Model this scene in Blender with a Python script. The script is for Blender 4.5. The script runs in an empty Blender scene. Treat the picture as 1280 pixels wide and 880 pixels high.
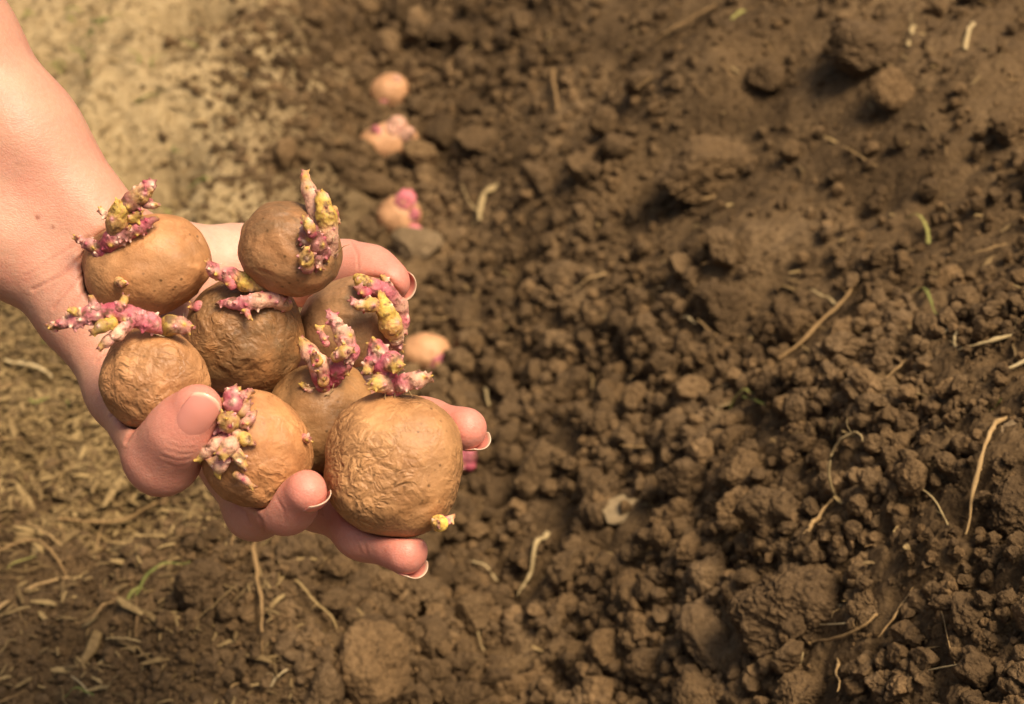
import bpy, math, random
import numpy as np
from mathutils import Vector, Matrix, Euler

R = math.radians
scene = bpy.context.scene
COL = scene.collection
rng = np.random.default_rng(11)
random.seed(5)

# ------------------------------------------------------------------ camera
PITCH = R(38.0)
CAM_H = 0.72
FOCAL = 60.0
FPX = 1280.0 * FOCAL / 36.0
CAM = np.array([0.0, 0.0, CAM_H])
RIGHT = np.array([1.0, 0.0, 0.0])
FWD = np.array([0.0, math.cos(PITCH), -math.sin(PITCH)])
UP = np.array([0.0, math.sin(PITCH), math.cos(PITCH)])
BASIS = np.stack([RIGHT, UP, FWD], axis=1)          # columns: right, up, forward


def cs(px, py, d):
    """a point of the view: right, up, forward in metres"""
    return np.array([(px - 640.0) / FPX * d, -(py - 440.0) / FPX * d, d])


def to_world(p):
    return CAM + np.asarray(p) @ BASIS.T


# ------------------------------------------------------------------ noise
_perm = np.random.default_rng(3).permutation(256).astype(np.int64)
_perm = np.concatenate([_perm, _perm, _perm])
_grad = np.random.default_rng(4).normal(size=(256, 3))
_grad /= np.linalg.norm(_grad, axis=1)[:, None]
_grad = _grad.astype(np.float32)


def perlin(p, seed=0):
    p = np.asarray(p, dtype=np.float32)
    shp = p.shape[:-1]
    p = p.reshape(-1, 3) + np.float32(seed * 17.13)
    i = np.floor(p).astype(np.int64)
    f = p - i
    u = f * f * f * (f * (f * 6 - 15) + 10)
    out = np.zeros(len(p), np.float32)
    for dx in (0, 1):
        for dy in (0, 1):
            for dz in (0, 1):
                h = _perm[_perm[_perm[(i[:, 0] + dx) & 255] + ((i[:, 1] + dy) & 255)] + ((i[:, 2] + dz) & 255)]
                g = _grad[h]
                dot = g[:, 0] * (f[:, 0] - dx) + g[:, 1] * (f[:, 1] - dy) + g[:, 2] * (f[:, 2] - dz)
                w = (u[:, 0] if dx else 1 - u[:, 0]) * (u[:, 1] if dy else 1 - u[:, 1]) * (u[:, 2] if dz else 1 - u[:, 2])
                out += w * dot
    return (out * 1.5).reshape(shp)


def fbm(p, oct=4, seed=0, gain=0.5, lac=2.03):
    a, s, t = 1.0, 0.0, 0.0
    p = np.asarray(p, dtype=np.float32)
    for k in range(oct):
        s = s + a * perlin(p, seed + k * 3)
        t += a
        p = p * lac
        a *= gain
    return s / t


def _h2(ix, iy, s):
    return _perm[(_perm[(ix + s * 37) & 255] + iy) & 255] / 255.0


def worley2(x, y, seed=0):
    """distance to the nearest jittered point, and a random value of that point"""
    ix, iy = np.floor(x).astype(np.int64), np.floor(y).astype(np.int64)
    best = np.full(x.shape, 9.0)
    val = np.zeros(x.shape)
    for dx in (-1, 0, 1):
        for dy in (-1, 0, 1):
            cx, cy = ix + dx, iy + dy
            qx = cx + _h2(cx, cy, seed + 1)
            qy = cy + _h2(cx, cy, seed + 2)
            d = np.hypot(qx - x, qy - y)
            m = d < best
            best = np.where(m, d, best)
            val = np.where(m, _h2(cx, cy, seed + 5), val)
    return best, val


def sstep(a, b, x):
    t = np.clip((x - a) / (b - a), 0, 1)
    return t * t * (3 - 2 * t)


# ------------------------------------------------------------------ object helpers
def tag(o, label=None, cat=None, group=None, kind=None):
    if label:
        o["label"] = label
    if cat:
        o["category"] = cat
    if group:
        o["group"] = group
    if kind:
        o["kind"] = kind
    return o


def mesh_from(name, verts, faces, mat=None, smooth=True, attrs=None):
    me = bpy.data.meshes.new(name)
    verts = np.asarray(verts, dtype=np.float32)
    faces = np.asarray(faces, dtype=np.int32)
    n, k = faces.shape
    me.vertices.add(len(verts))
    me.vertices.foreach_set("co", verts.ravel())
    me.loops.add(n * k)
    me.loops.foreach_set("vertex_index", faces.ravel())
    me.polygons.add(n)
    me.polygons.foreach_set("loop_start", np.arange(0, n * k, k, dtype=np.int32))
    me.update(calc_edges=True)
    if smooth:
        me.polygons.foreach_set("use_smooth", np.ones(n, dtype=bool))
    for an, av in (attrs or {}).items():
        av = np.asarray(av, dtype=np.float32)
        if av.ndim == 1:
            a = me.attributes.new(an, "FLOAT", "POINT")
            a.data.foreach_set("value", av)
        else:
            a = me.attributes.new(an, "FLOAT_COLOR", "POINT")
            c = np.ones((len(av), 4), np.float32)
            c[:, :3] = av[:, :3]
            a.data.foreach_set("color", c.ravel())
    if mat:
        me.materials.append(mat)
    return me


def link(name, me, parent=None, loc=None):
    o = bpy.data.objects.new(name, me)
    COL.objects.link(o)
    if parent is not None:
        o.parent = parent
    if loc is not None:
        o.location = loc
    return o


def empty(name, loc, label, cat, group=None):
    o = bpy.data.objects.new(name, None)
    COL.objects.link(o)
    o.empty_display_size = 0.01
    o.location = [float(c) for c in loc]
    return tag(o, label, cat, group)


_ico = {}


def ico(sub):
    if sub not in _ico:
        t = (1 + 5 ** 0.5) / 2
        v = [(-1, t, 0), (1, t, 0), (-1, -t, 0), (1, -t, 0), (0, -1, t), (0, 1, t), (0, -1, -t), (0, 1, -t), (t, 0, -1), (t, 0, 1), (-t, 0, -1), (-t, 0, 1)]
        f = [(0, 11, 5), (0, 5, 1), (0, 1, 7), (0, 7, 10), (0, 10, 11), (1, 5, 9), (5, 11, 4), (11, 10, 2), (10, 7, 6), (7, 1, 8), (3, 9, 4), (3, 4, 2), (3, 2, 6), (3, 6, 8), (3, 8, 9), (4, 9, 5), (2, 4, 11), (6, 2, 10), (8, 6, 7), (9, 8, 1)]
        v = np.array(v, float)
        v /= np.linalg.norm(v, axis=1)[:, None]
        f = np.array(f)
        for _ in range(sub):
            e = np.sort(np.concatenate([f[:, [0, 1]], f[:, [1, 2]], f[:, [2, 0]]]), axis=1)
            ue, inv = np.unique(e, axis=0, return_inverse=True)
            inv = inv.ravel()
            mid = v[ue[:, 0]] + v[ue[:, 1]]
            mid /= np.linalg.norm(mid, axis=1)[:, None]
            n = len(f)
            a, b, c = inv[:n] + len(v), inv[n:2 * n] + len(v), inv[2 * n:] + len(v)
            f = np.concatenate([np.stack([f[:, 0], a, c], 1), np.stack([f[:, 1], b, a], 1), np.stack([f[:, 2], c, b], 1), np.stack([a, b, c], 1)])
            v = np.concatenate([v, mid])
        _ico[sub] = (v, f)
    return _ico[sub]


# ------------------------------------------------------------------ implicit surfaces
def smin(a, b, k):
    h = np.maximum(k - np.abs(a - b), 0.0) / k
    return np.minimum(a, b) - h * h * k * 0.25


def smax(a, b, k):
    return -smin(-a, -b, k)


def cone(p, a, b, ra, rb, flat=None, fs=1.0):
    ba = b - a
    L = max(float(ba @ ba), 1e-12)
    pa = p - a
    h = np.clip(pa @ ba / L, 0, 1)
    q = pa - h[:, None] * ba
    if flat is not None:
        q = q + (q @ flat)[:, None] * flat * (fs - 1.0)
    return np.sqrt(np.einsum("ij,ij->i", q, q)) - (ra + (rb - ra) * h)


def surface_nets(fn, lo, hi, h, block=6):
    lo, hi = np.asarray(lo, float), np.asarray(hi, float)
    nb = np.ceil((hi - lo) / (h * block)).astype(int)
    n = nb * block + 1
    gi = np.stack(np.meshgrid(*[np.arange(k) for k in nb], indexing="ij"), -1).reshape(-1, 3)
    cen = lo + (gi * block + block / 2) * h
    dc = np.concatenate([fn(c) for c in np.array_split(cen, max(1, len(cen) // 200000))])
    vol = np.full(n, 1.0, np.float32)
    act = np.abs(dc) < block * h * 0.5 * 1.9 + 2 * h
    ins = (dc < 0) & ~act
    for b in gi[ins] * block:
        vol[b[0]:b[0] + block + 1, b[1]:b[1] + block + 1, b[2]:b[2] + block + 1] = -1.0
    off = np.stack(np.meshgrid(*[np.arange(block + 1)] * 3, indexing="ij"), -1).reshape(-1, 3)
    ab = gi[act] * block
    for ch in np.array_split(ab, max(1, len(ab) * len(off) // 1500000)):
        idx = (ch[:, None, :] + off[None]).reshape(-1, 3)
        vol[idx[:, 0], idx[:, 1], idx[:, 2]] = fn(lo + idx * h)
    s = vol < 0
    cnt = np.zeros(n - 1, np.int8)
    for dx in (0, 1):
        for dy in (0, 1):
            for dz in (0, 1):
                cnt += s[dx:n[0] - 1 + dx, dy:n[1] - 1 + dy, dz:n[2] - 1 + dz]
    cell = np.argwhere((cnt > 0) & (cnt < 8))
    vid = np.full(n - 1, -1, np.int32)
    vid[cell[:, 0], cell[:, 1], cell[:, 2]] = np.arange(len(cell))
    acc = np.zeros((len(cell), 3))
    num = np.zeros(len(cell))
    for ax in range(3):
        o = [k for k in range(3) if k != ax]
        for a in (0, 1):
            for b in (0, 1):
                c0 = np.zeros(3, int)
                c0[o[0]], c0[o[1]] = a, b
                c1 = c0.copy()
                c1[ax] = 1
                i0, i1 = cell + c0, cell + c1
                v0 = vol[i0[:, 0], i0[:, 1], i0[:, 2]]
                v1 = vol[i1[:, 0], i1[:, 1], i1[:, 2]]
                m = (v0 < 0) != (v1 < 0)
                t = np.where(m, v0 / np.where(m, v0 - v1, 1), 0)
                q = c0 + t[:, None] * (c1 - c0)
                acc += np.where(m[:, None], q, 0)
                num += m
    verts = lo + (cell + acc / num[:, None]) * h
    faces = []
    for ax in range(3):
        o = [(ax + 1) % 3, (ax + 2) % 3]
        sl0 = [slice(None)] * 3
        sl1 = [slice(None)] * 3
        sl0[ax] = slice(0, n[ax] - 1)
        sl1[ax] = slice(1, n[ax])
        ch = s[tuple(sl0)] != s[tuple(sl1)]
        e = np.argwhere(ch)
        e = e[(e[:, o[0]] > 0) & (e[:, o[1]] > 0) & (e[:, o[0]] < n[o[0]] - 1) & (e[:, o[1]] < n[o[1]] - 1)]
        q = []
        for (a, b) in ((1, 1), (0, 1), (0, 0), (1, 0)):
            c = e.copy()
            c[:, o[0]] -= a
            c[:, o[1]] -= b
            q.append(vid[c[:, 0], c[:, 1], c[:, 2]])
        q = np.stack(q, 1)
        fl = ~s[e[:, 0], e[:, 1], e[:, 2]]
        q[fl] = q[fl][:, ::-1]
        faces.append(q)
    return verts, np.concatenate(faces)


def relax(verts, faces, it=3, w=0.5):
    e = np.concatenate([faces[:, [k, (k + 1) % faces.shape[1]]] for k in range(faces.shape[1])])
    for _ in range(it):
        acc = np.zeros_like(verts)
        num = np.zeros(len(verts))
        for a, b in ((0, 1), (1, 0)):
            for k in range(3):
                acc[:, k] += np.bincount(e[:, a], verts[e[:, b], k], len(verts))
            num += np.bincount(e[:, a], minlength=len(verts))
        verts = verts * (1 - w) + w * acc / np.maximum(num, 1)[:, None]
    return verts


def vnormals(verts, faces):
    p = verts[faces]
    nrm = np.cross(p[:, 2] - p[:, 0], p[:, -1] - p[:, 1])
    out = np.zeros_like(verts)
    for k in range(faces.shape[1]):
        for c in range(3):
            out[:, c] += np.bincount(faces[:, k], nrm[:, c], len(verts))
    return out / np.maximum(np.linalg.norm(out, axis=1), 1e-12)[:, None]


# ------------------------------------------------------------------ materials
class NT:
    def __init__(self, name):
        self.m = bpy.data.materials.new(name)
        self.m.use_nodes = True
        self.t = self.m.node_tree
        self.t.nodes.clear()
        self.out = self.t.nodes.new("ShaderNodeOutputMaterial")
        self.b = self.t.nodes.new("ShaderNodeBsdfPrincipled")
        self.t.links.new(self.b.outputs[0], self.out.inputs[0])

    def n(self, typ, ins=None, **kw):
        nd = self.t.nodes.new(typ)
        for k, v in kw.items():
            setattr(nd, k, v)
        for k, v in (ins or {}).items():
            self.put(nd.inputs[k], v)
        return nd

    def put(self, sock, v):
        if isinstance(v, bpy.types.NodeSocket):
            self.t.links.new(v, sock)
        elif hasattr(v, "outputs"):
            self.t.links.new(v.outputs[0], sock)
        else:
            sock.default_value = v

    def coord(self, which="Object"):
        return self.n("ShaderNodeTexCoord").outputs[which]

    def geo(self):
        return self.n("ShaderNodeNewGeometry").outputs["Position"]

    def noise(self, vec, scale, detail=4, rough=0.55, dist=0.0):
        return self.n("ShaderNodeTexNoise", {"Vector": vec, "Scale": scale, "Detail": detail, "Roughness": rough, "Distortion": dist}).outputs["Fac"]

    def voro(self, vec, scale, feature="F1", out="Distance", rand=1.0):
        return self.n("ShaderNodeTexVoronoi", {"Vector": vec, "Scale": scale, "Randomness": rand}, feature=feature).outputs[out]

    def ramp(self, fac, stops):
        r = self.n("ShaderNodeValToRGB", {0: fac})
        el = r.color_ramp.elements
        while len(el) < len(stops):
            el.new(0.5)
        for e, (p, c) in zip(el, stops):
            e.position = p
            e.color = (*c, 1) if not isinstance(c, (int, float)) else (c, c, c, 1)
        return r.outputs[0]

    def math(self, op, a, b=0.0, c=None):
        nd = self.n("ShaderNodeMath", {0: a, 1: b}, operation=op)
        if c is not None:
            self.put(nd.inputs[2], c)
        return nd.outputs[0]

    def mix(self, fac, a, b, mode="MIX"):
        nd = self.n("ShaderNodeMix", data_type="RGBA", blend_type=mode)
        self.put(nd.inputs[0], fac)
        for s, v in ((nd.inputs[6], a), (nd.inputs[7], b)):
            if isinstance(v, tuple):
                v = (*v, 1)
            self.put(s, v)
        return nd.outputs[2]

    def attr(self, name, out="Fac"):
        return self.n("ShaderNodeAttribute", attribute_name=name).outputs[out]

    def bump(self, height, strength, dist, prev=None):
        nd = self.n("ShaderNodeBump", {"Height": height, "Strength": strength, "Distance": dist})
        if prev is not None:
            self.put(nd.inputs["Normal"], prev)
        return nd.outputs[0]

    def done(self, **kw):
        for k, v in kw.items():
            self.put(self.b.inputs[k.replace("_", " ")], (*v, 1) if isinstance(v, tuple) and len(v) == 3 and "Color" in k else v)
        return self.m


def soil_material(name, dark, mid, light, ground=False, bscale=1.0):
    t = NT(name)
    v = t.geo() if ground else t.coord("Object")
    vv = t.geo()
    big = t.noise(vv, 14, 3)
    fine = t.noise(vv, 260, 5, 0.65)
    col = t.ramp(t.math("ADD", t.math("MULTIPLY", big, 0.55), t.math("MULTIPLY", fine, 0.45)), [(0.30, dark), (0.52, mid), (0.74, light)])
    if ground:
        straw = t.attr("straw")
        fib = t.noise(vv, 120, 5, 0.7, 1.2)
        scol = t.ramp(fib, [(0.25, (0.19, 0.132, 0.062)), (0.5, (0.33, 0.243, 0.122)), (0.78, (0.48, 0.375, 0.205))])
        col = t.mix(straw, col, scol)
    else:
        rnd = t.n("ShaderNodeObjectInfo").outputs["Random"]
        col = t.mix(1.0, col, t.ramp(rnd, [(0.0, (0.78, 0.78, 0.8)), (0.6, (1.0, 1.0, 1.0)), (1.0, (1.3, 1.26, 1.2))]), "MULTIPLY")
    spk = t.voro(vv, 900)
    col = t.mix(t.ramp(spk, [(0.05, 0.55), (0.16, 0.0)]), col, light)
    h = t.math("ADD", t.noise(vv, 420, 6, 0.7), t.math("MULTIPLY", t.voro(vv, 330), -0.8))
    b = t.bump(h, 0.9, 0.0018 * bscale)
    b = t.bump(t.noise(vv, 120, 4, 0.6), 0.7, 0.004 * bscale, b)
    return t.done(Base_Color=col, Roughness=0.95, Normal=b, Specular_IOR_Level=0.12)


MAT_GROUND = soil_material("tilled_soil", (0.042, 0.0260, 0.0118), (0.112, 0.0710, 0.0330), (0.225, 0.149, 0.075), True)
MAT_CLOD = soil_material("soil_crumb", (0.048, 0.0300, 0.0140), (0.124, 0.0790, 0.0375), (0.235, 0.156, 0.080))
MAT_STONE = soil_material("pale_stone", (0.09, 0.062, 0.032), (0.155, 0.108, 0.058), (0.25, 0.18, 0.10), bscale=0.4)


def straw_material(name, a, b, c):
    t = NT(name)
    v = t.coord("Object")
    rnd = t.n("ShaderNodeObjectInfo").outputs["Random"]
    nz = t.noise(t.geo(), 300, 4)
    col = t.ramp(t.math("ADD", t.math("MULTIPLY", nz, 0.55), t.math("MULTIPLY", rnd, 0.45)), [(0.2, a), (0.5, b), (0.8, c)])
    return t.done(Base_Color=col, Roughness=0.75, Normal=t.bump(t.noise(t.geo(), 900, 3), 0.5, 0.0006), Specular_IOR_Level=0.25)


MAT_STRAW = straw_material("dry_straw", (0.13, 0.083, 0.030), (0.26, 0.175, 0.07), (0.42, 0.31, 0.145))
MAT_CHIP = straw_material("pale_wood", (0.13, 0.09, 0.043), (0.20, 0.143, 0.070), (0.28, 0.205, 0.108))
MAT_ROOT = straw_material("dry_root", (0.15, 0.088, 0.034), (0.26, 0.163, 0.066), (0.38, 0.255, 0.112))
MAT_PALE = straw_material("pale_straw", (0.22, 0.155, 0.068), (0.35, 0.26, 0.12), (0.47, 0.37, 0.20))
MAT_LITTER = straw_material("brown_litter", (0.075, 0.047, 0.018), (0.165, 0.108, 0.042), (0.32, 0.225, 0.093))
MAT_GREEN = straw_material("green_blade", (0.085, 0.10, 0.022), (0.16, 0.165, 0.04), (0.29, 0.25, 0.075))


def skin_material():
    t = NT("skin")
    v = t.coord("Object")
    red = t.attr("red")
    lite = t.attr("palm")
    base = t.mix(lite, (0.48, 0.256, 0.168), (0.58, 0.345, 0.25))
    col = t.mix(t.math("MULTIPLY", red, 0.8), base, (0.60, 0.195, 0.15))
    mott = t.noise(v, 90, 4, 0.6)
    col = t.mix(t.ramp(mott, [(0.36, 0.0), (0.70, 0.5)]), col, (0.54, 0.20, 0.14))
    vein = t.n("ShaderNodeMapping", {"Vector": v, "Rotation": (0.0, 0.0, R(48)), "Scale": (0.22, 1, 1)}).outputs[0]
    col = t.mix(t.ramp(t.noise(vein, 70, 2, 0.5, 0.8), [(0.56, 0.0), (0.66, 0.16), (0.76, 0.0)]), col, (0.33, 0.20, 0.16))
    fine = t.noise(v, 700, 3)
    col = t.mix(t.ramp(fine, [(0.4, 0.0), (0.8, 0.14)]), col, (0.70, 0.47, 0.36))
    col = t.mix(t.attr("mole"), col, (0.22, 0.075, 0.04))
    col = t.mix(t.math("MULTIPLY", t.attr("crease"), 0.55), col, (0.36, 0.125, 0.08))
    # fine skin lines
    w = t.noise(v, 60, 2)
    warp = t.n("ShaderNodeVectorMath", {0: v, 1: t.n("ShaderNodeCombineXYZ", {0: t.math("MULTIPLY", w, 0.006), 1: t.math("MULTIPLY", w, 0.004), 2: 0.0})}, operation="ADD").outputs[0]
    mp = t.n("ShaderNodeMapping", {"Vector": warp, "Rotation": (0.3, 0.4, R(40)), "Scale": (1, 2.2, 1)}).outputs[0]
    cell = t.voro(mp, 620, "DISTANCE_TO_EDGE")
    b = t.bump(t.math("MINIMUM", cell, 0.22), 0.26, 0.0009)
    b = t.bump(t.noise(v, 260, 4, 0.6), 0.13, 0.0014, b)
    return t.done(Base_Color=col, Roughness=0.46, Normal=b, Specular_IOR_Level=0.38, Subsurface_Weight=0.28,
                  Subsurface_Radius=(1.0, 0.36, 0.2), Subsurface_Scale=0.004)


MAT_SKIN = skin_material()


def nail_material():
    t = NT("nail")
    e = t.attr("edge")
    col = t.mix(e, (0.56, 0.225, 0.170), (0.60, 0.42, 0.30))
    return t.done(Base_Color=col, Roughness=0.26, Specular_IOR_Level=0.5, Subsurface_Weight=0.2, Subsurface_Radius=(1.0, 0.4, 0.25), Subsurface_Scale=0.002,
                  Normal=t.bump(t.noise(t.coord(), 500, 2), 0.06, 0.001))


MAT_NAIL = nail_material()


def tuber_material(name, seed, light, dark, wrinkle, dirt):
    t = NT(name)
    v = t.n("ShaderNodeVectorMath", {0: t.coord("Object"), 1: (seed * 1.37, seed * 0.71, seed * 2.11)}, operation="ADD").outputs[0]
    n1 = t.noise(v, 45, 5, 0.6)
    n2 = t.noise(v, 210, 5, 0.65)
    f = t.math("ADD", t.math("MULTIPLY", n1, 0.65), t.math("MULTIPLY", n2, 0.35))
    midc = tuple((a + b) / 2 for a, b in zip(light, dark))
    col = t.ramp(f, [(0.34, dark), (0.48, midc), (0.62, light)])
    net = t.voro(v, 95, "SMOOTH_F1")
    col = t.mix(t.ramp(net, [(0.42, 0.0), (0.75, 0.35)]), col, tuple(c * 0.72 for c in dark))
    # greyish earth left on the skin, in patches
    dm = t.ramp(t.noise(v, 30, 6, 0.72, 0.6), [(0.46 - 0.12 * dirt, 0.0), (0.72 - 0.12 * dirt, 0.9)])
    dm = t.math("MULTIPLY", dm, min(1.0, dirt + 0.15))
    col = t.mix(dm, col, (0.125, 0.083, 0.04))
    # lenticels and dark pits
    sp = t.voro(v, 260)
    col = t.mix(t.math("MULTIPLY", t.ramp(sp, [(0.07, 0.8), (0.20, 0.0)]), t.ramp(t.noise(v, 70, 2), [(0.44, 0.0), (0.58, 1.0)])), col, (0.085, 0.045, 0.016))
    lt = t.voro(v, 420)
    col = t.mix(t.ramp(lt, [(0.05, 0.4), (0.14, 0.0)]), col, (0.52, 0.33, 0.14))
    # crackled wrinkles
    w = t.n("ShaderNodeTexNoise", {"Vector": v, "Scale": 85.0, "Detail": 3.0}).outputs["Color"]
    wv = t.n("ShaderNodeVectorMath", {0: t.n("ShaderNodeVectorMath", {0: w, 1: (0.5, 0.5, 0.5)}, operation="SUBTRACT").outputs[0], "Scale": 0.012}, operation="SCALE").outputs[0]
    vw = t.n("ShaderNodeVectorMath", {0: v, 1: wv}, operation="ADD").outputs[0]
    mp = t.n("ShaderNodeMapping", {"Vector": vw, "Rotation": (seed, seed * 2, seed * 3), "Scale": (1.0, 1.6, 1.0)}).outputs[0]
    e1 = t.n("ShaderNodeMapRange", {0: t.voro(mp, 150, "DISTANCE_TO_EDGE"), 1: 0.0, 2: 0.34}, interpolation_type="SMOOTHERSTEP").outputs[0]
    e2 = t.n("ShaderNodeMapRange", {0: t.voro(mp, 340, "DISTANCE_TO_EDGE"), 1: 0.0, 2: 0.36}, interpolation_type="SMOOTHERSTEP").outputs[0]
    msk = t.ramp(t.noise(v, 38, 2), [(0.36, 0.15), (0.62, 1.0)])
    hgt = t.math("ADD", t.math("MULTIPLY", e1, 0.22), t.math("MULTIPLY", e2, 0.10))
    hgt = t.math("MULTIPLY", hgt, msk)
    crk = t.math("MULTIPLY", t.ramp(e1, [(0.0, 0.55), (0.10, 0.0)]), t.math("MULTIPLY", msk, min(1.0, wrinkle)))
    col = t.mix(crk, col, tuple(c * 0.5 for c in dark))
    b = t.bump(hgt, 0.8 * wrinkle, 0.0036)
    b = t.bump(n2, 0.3, 0.0018, b)
    b = t.bump(t.noise(v, 900, 3), 0.25, 0.0006, b)
    return t.done(Base_Color=col, Roughness=t.ramp(n2, [(0.3, 0.40), (0.7, 0.62)]), Normal=b, Specular_IOR_Level=0.32)


def sprout_material():
    t = NT("sprout_flesh")
    v = t.coord("Object")
    col = t.attr("tint", "Color")
    nz = t.noise(v, 620, 4, 0.65)
    col = t.mix(t.ramp(nz, [(0.48, 0.0), (0.72, 0.5)]), col, (0.27, 0.05, 0.07))
    col = t.mix(t.ramp(t.noise(v, 900, 3), [(0.62, 0.0), (0.78, 0.4)]), col, (0.76, 0.54, 0.40))
    col = t.mix(t.ramp(t.noise(v, 330, 3), [(0.53, 0.0), (0.66, 0.85)]), col, (0.115, 0.058, 0.026))
    b = t.bump(t.noise(v, 1100, 4, 0.7), 0.45, 0.0009)
    return t.done(Base_Color=col, Roughness=0.5, Normal=b, Specular_IOR_Level=0.35, Subsurface_Weight=0.25, Subsurface_Radius=(1.0, 0.5, 0.4), Subsurface_Scale=0.002)


MAT_SPROUT = sprout_material()
MAT_HAIR = straw_material("rootlet", (0.14, 0.085, 0.035), (0.34, 0.23, 0.11), (0.55, 0.42, 0.27))

# ------------------------------------------------------------------ ground shape
BUMPS = [  # x, y, radius, height
]


def px_plane(px, py, z=0.0):
    t = (py - 440.0) / FPX
    d = (CAM_H - z) / (math.sin(PITCH) + t * math.cos(PITCH))
    return to_world(cs(px, py, d))


for (px, py, r, h) in [(285, 775, 0.075, 0.028), (870, 215, 0.055, 0.040), (760, 250, 0.06, 0.022), (905, 400, 0.045, 0.022), (860, 190, 0.03, 0.015),
                       (1085, 95, 0.06, 0.035), (1240, 140, 0.05, 0.035), (1120, 330, 0.08, 0.012), (235, 60, 0.10, 0.018), (610, 520, 0.05, 0.012),
                       (232, 30, 0.030, -0.065), (272, 22, 0.022, -0.055), (215, 75, 0.03, -0.02), (178, 200, 0.048, -0.075), (60, 75, 0.05, -0.022), (420, 235, 0.05, -0.012),
                       (830, 265, 0.045, -0.030), (960, 232, 0.03, -0.022), (1040, 70, 0.03, -0.025), (720, 430, 0.04, -0.012), (1060, 412, 0.02, -0.015), (150, 660, 0.03, -0.018), (40, 860, 0.06, 0.012)]:
    q = px_plane(px, py, 0.03 if px > 700 else 0.0)
    BUMPS.append((q[0], q[1], r, h))


def xf(y):
    return -0.028 + (y - 0.814) * -0.16


def rough_zone(x, y):
    """1 where the soil lies in coarse clods, lower on the smooth slope and the trodden ground"""
    u = x - xf(y)
    near = sstep(1.15, 0.70, y + 1.0 * np.clip(u - 0.04, 0, 0.25))
    far = 0.16 + 0.35 * sstep(0.16, 0.02, u)
    return np.clip(far + (1 - far) * near, 0, 1) * sstep(-0.20, -0.06, u) + (0.06 + 0.3 * near) * sstep(-0.06, -0.2, u)


def ground_h(x, y, detail=True):
    x = np.asarray(x, float)
    y = np.asarray(y, float)
    u = x - xf(y)
    h = -0.05 * np.exp(-(u / 0.075) ** 2) + 0.175 * sstep(0.03, 0.40, u) - 0.10 * sstep(0.45, 0.95, u) + 0.10 * sstep(0.95, 0.52, y) * sstep(0.0, 0.20, u) + 0.02 * sstep(0.8, 0.6, y)
    for (bx, by, r, a) in BUMPS:
        h = h + a * np.exp(-((x - bx) ** 2 + (y - by) ** 2) / (r * r))
    p = np.stack([x, y, np.zeros_like(x)], -1)
    h = h + 0.020 * fbm(p * 7.0, 3, 1) + (0.010 + 0.010 * sstep(-0.10, -0.2, u)) * fbm(p * 22.0, 3, 7)
    if detail:
        rz = rough_zone(x, y)
        wx = x + 0.010 * perlin(p * 40, 3)
        wy = y + 0.010 * perlin(p * 40 + 9.0, 5)
        for (sc, amp, sd) in ((30.0, 0.017, 1), (62.0, 0.0095, 4), (130.0, 0.0045, 8), (230.0, 0.0018, 11)):
            f1, vv = worley2(wx * sc, wy * sc, sd)
            h = h + rz * amp * np.sqrt(np.clip(1 - (f1 / (0.45 + 0.35 * vv)) ** 2, 0, 1)) * (0.4 + 0.6 * vv)
        h = h + 0.0045 * fbm(p * 75.0, 4, 12, 0.6)
    return h


def hit(px, py):
    """where the line of sight through a place of the picture meets the ground"""
    d0 = to_world(cs(px, py, 1.0)) - CAM
    t = np.arange(0.5, 3.0, 0.002)
    q = CAM + t[:, None] * d0
    below = q[:, 2] < ground_h(q[:, 0], q[:, 1], False)
    k = int(np.argmax(below)) if below.any() else len(t) - 1
    return q[k]


def axis_coords(lo, hi, step, far, grow=1.22):
    c = list(np.arange(lo, hi, step))
    s = step
    while c[-1] < far:
        s *= grow
        c.append(c[-1] + s)
    s = step
    while c[0] > -far:
        s *= grow
        c.insert(0, c[0] - s)
    return np.array(c)


def build_ground():
    gx = axis_coords(-0.62, 0.72, 0.0025, 40)
    near = np.arange(0.36, 1.0, 0.0023)
    ys = list(near)
    s = 0.0023
    while ys[-1] < 2.3:
        s *= 1.004
        ys.append(ys[-1] + s)
    while ys[-1] < 40:
        s *= 1.22
        ys.append(ys[-1] + s)
    s = 0.0023
    while ys[0] > -40:
        s *= 1.22
        ys.insert(0, ys[0] - s)
    gy = np.array(ys)
    X, Y = np.meshgrid(gx, gy, indexing="ij")
    Z = ground_h(X, Y)
    nx, ny = X.shape
    idx = np.arange(nx * ny).reshape(nx, ny)
    f = np.stack([idx[:-1, :-1], idx[1:, :-1], idx[1:, 1:], idx[:-1, 1:]], -1).reshape(-1, 4)
    p = np.stack([X, Y, np.zeros_like(X)], -1)
    u = X - xf(Y)
    straw = sstep(-0.02, -0.13, u + 0.08 * fbm(p * 9, 3, 21)) * (0.25 * sstep(0.75, 0.95, Y) + 0.75 * sstep(0.92, 1.12, Y)) * (0.9 + 0.7 * fbm(p * 12, 3, 33))
    straw = np.clip(straw, 0, 1)
    # fluffed sideways, so that crumbs overhang a little
    X = X + 0.004 * fbm(p * 80 + 3.0, 3, 41) * (np.abs(X) < 1)
    me = mesh_from("ground", np.stack([X, Y, Z], -1).reshape(-1, 3), f, MAT_GROUND, attrs={"straw": straw.ravel()})
    o = link("ground", me)
    return tag(o, "brown tilled soil with a furrow and a loose ridge", "ground", kind="structure")


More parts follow.
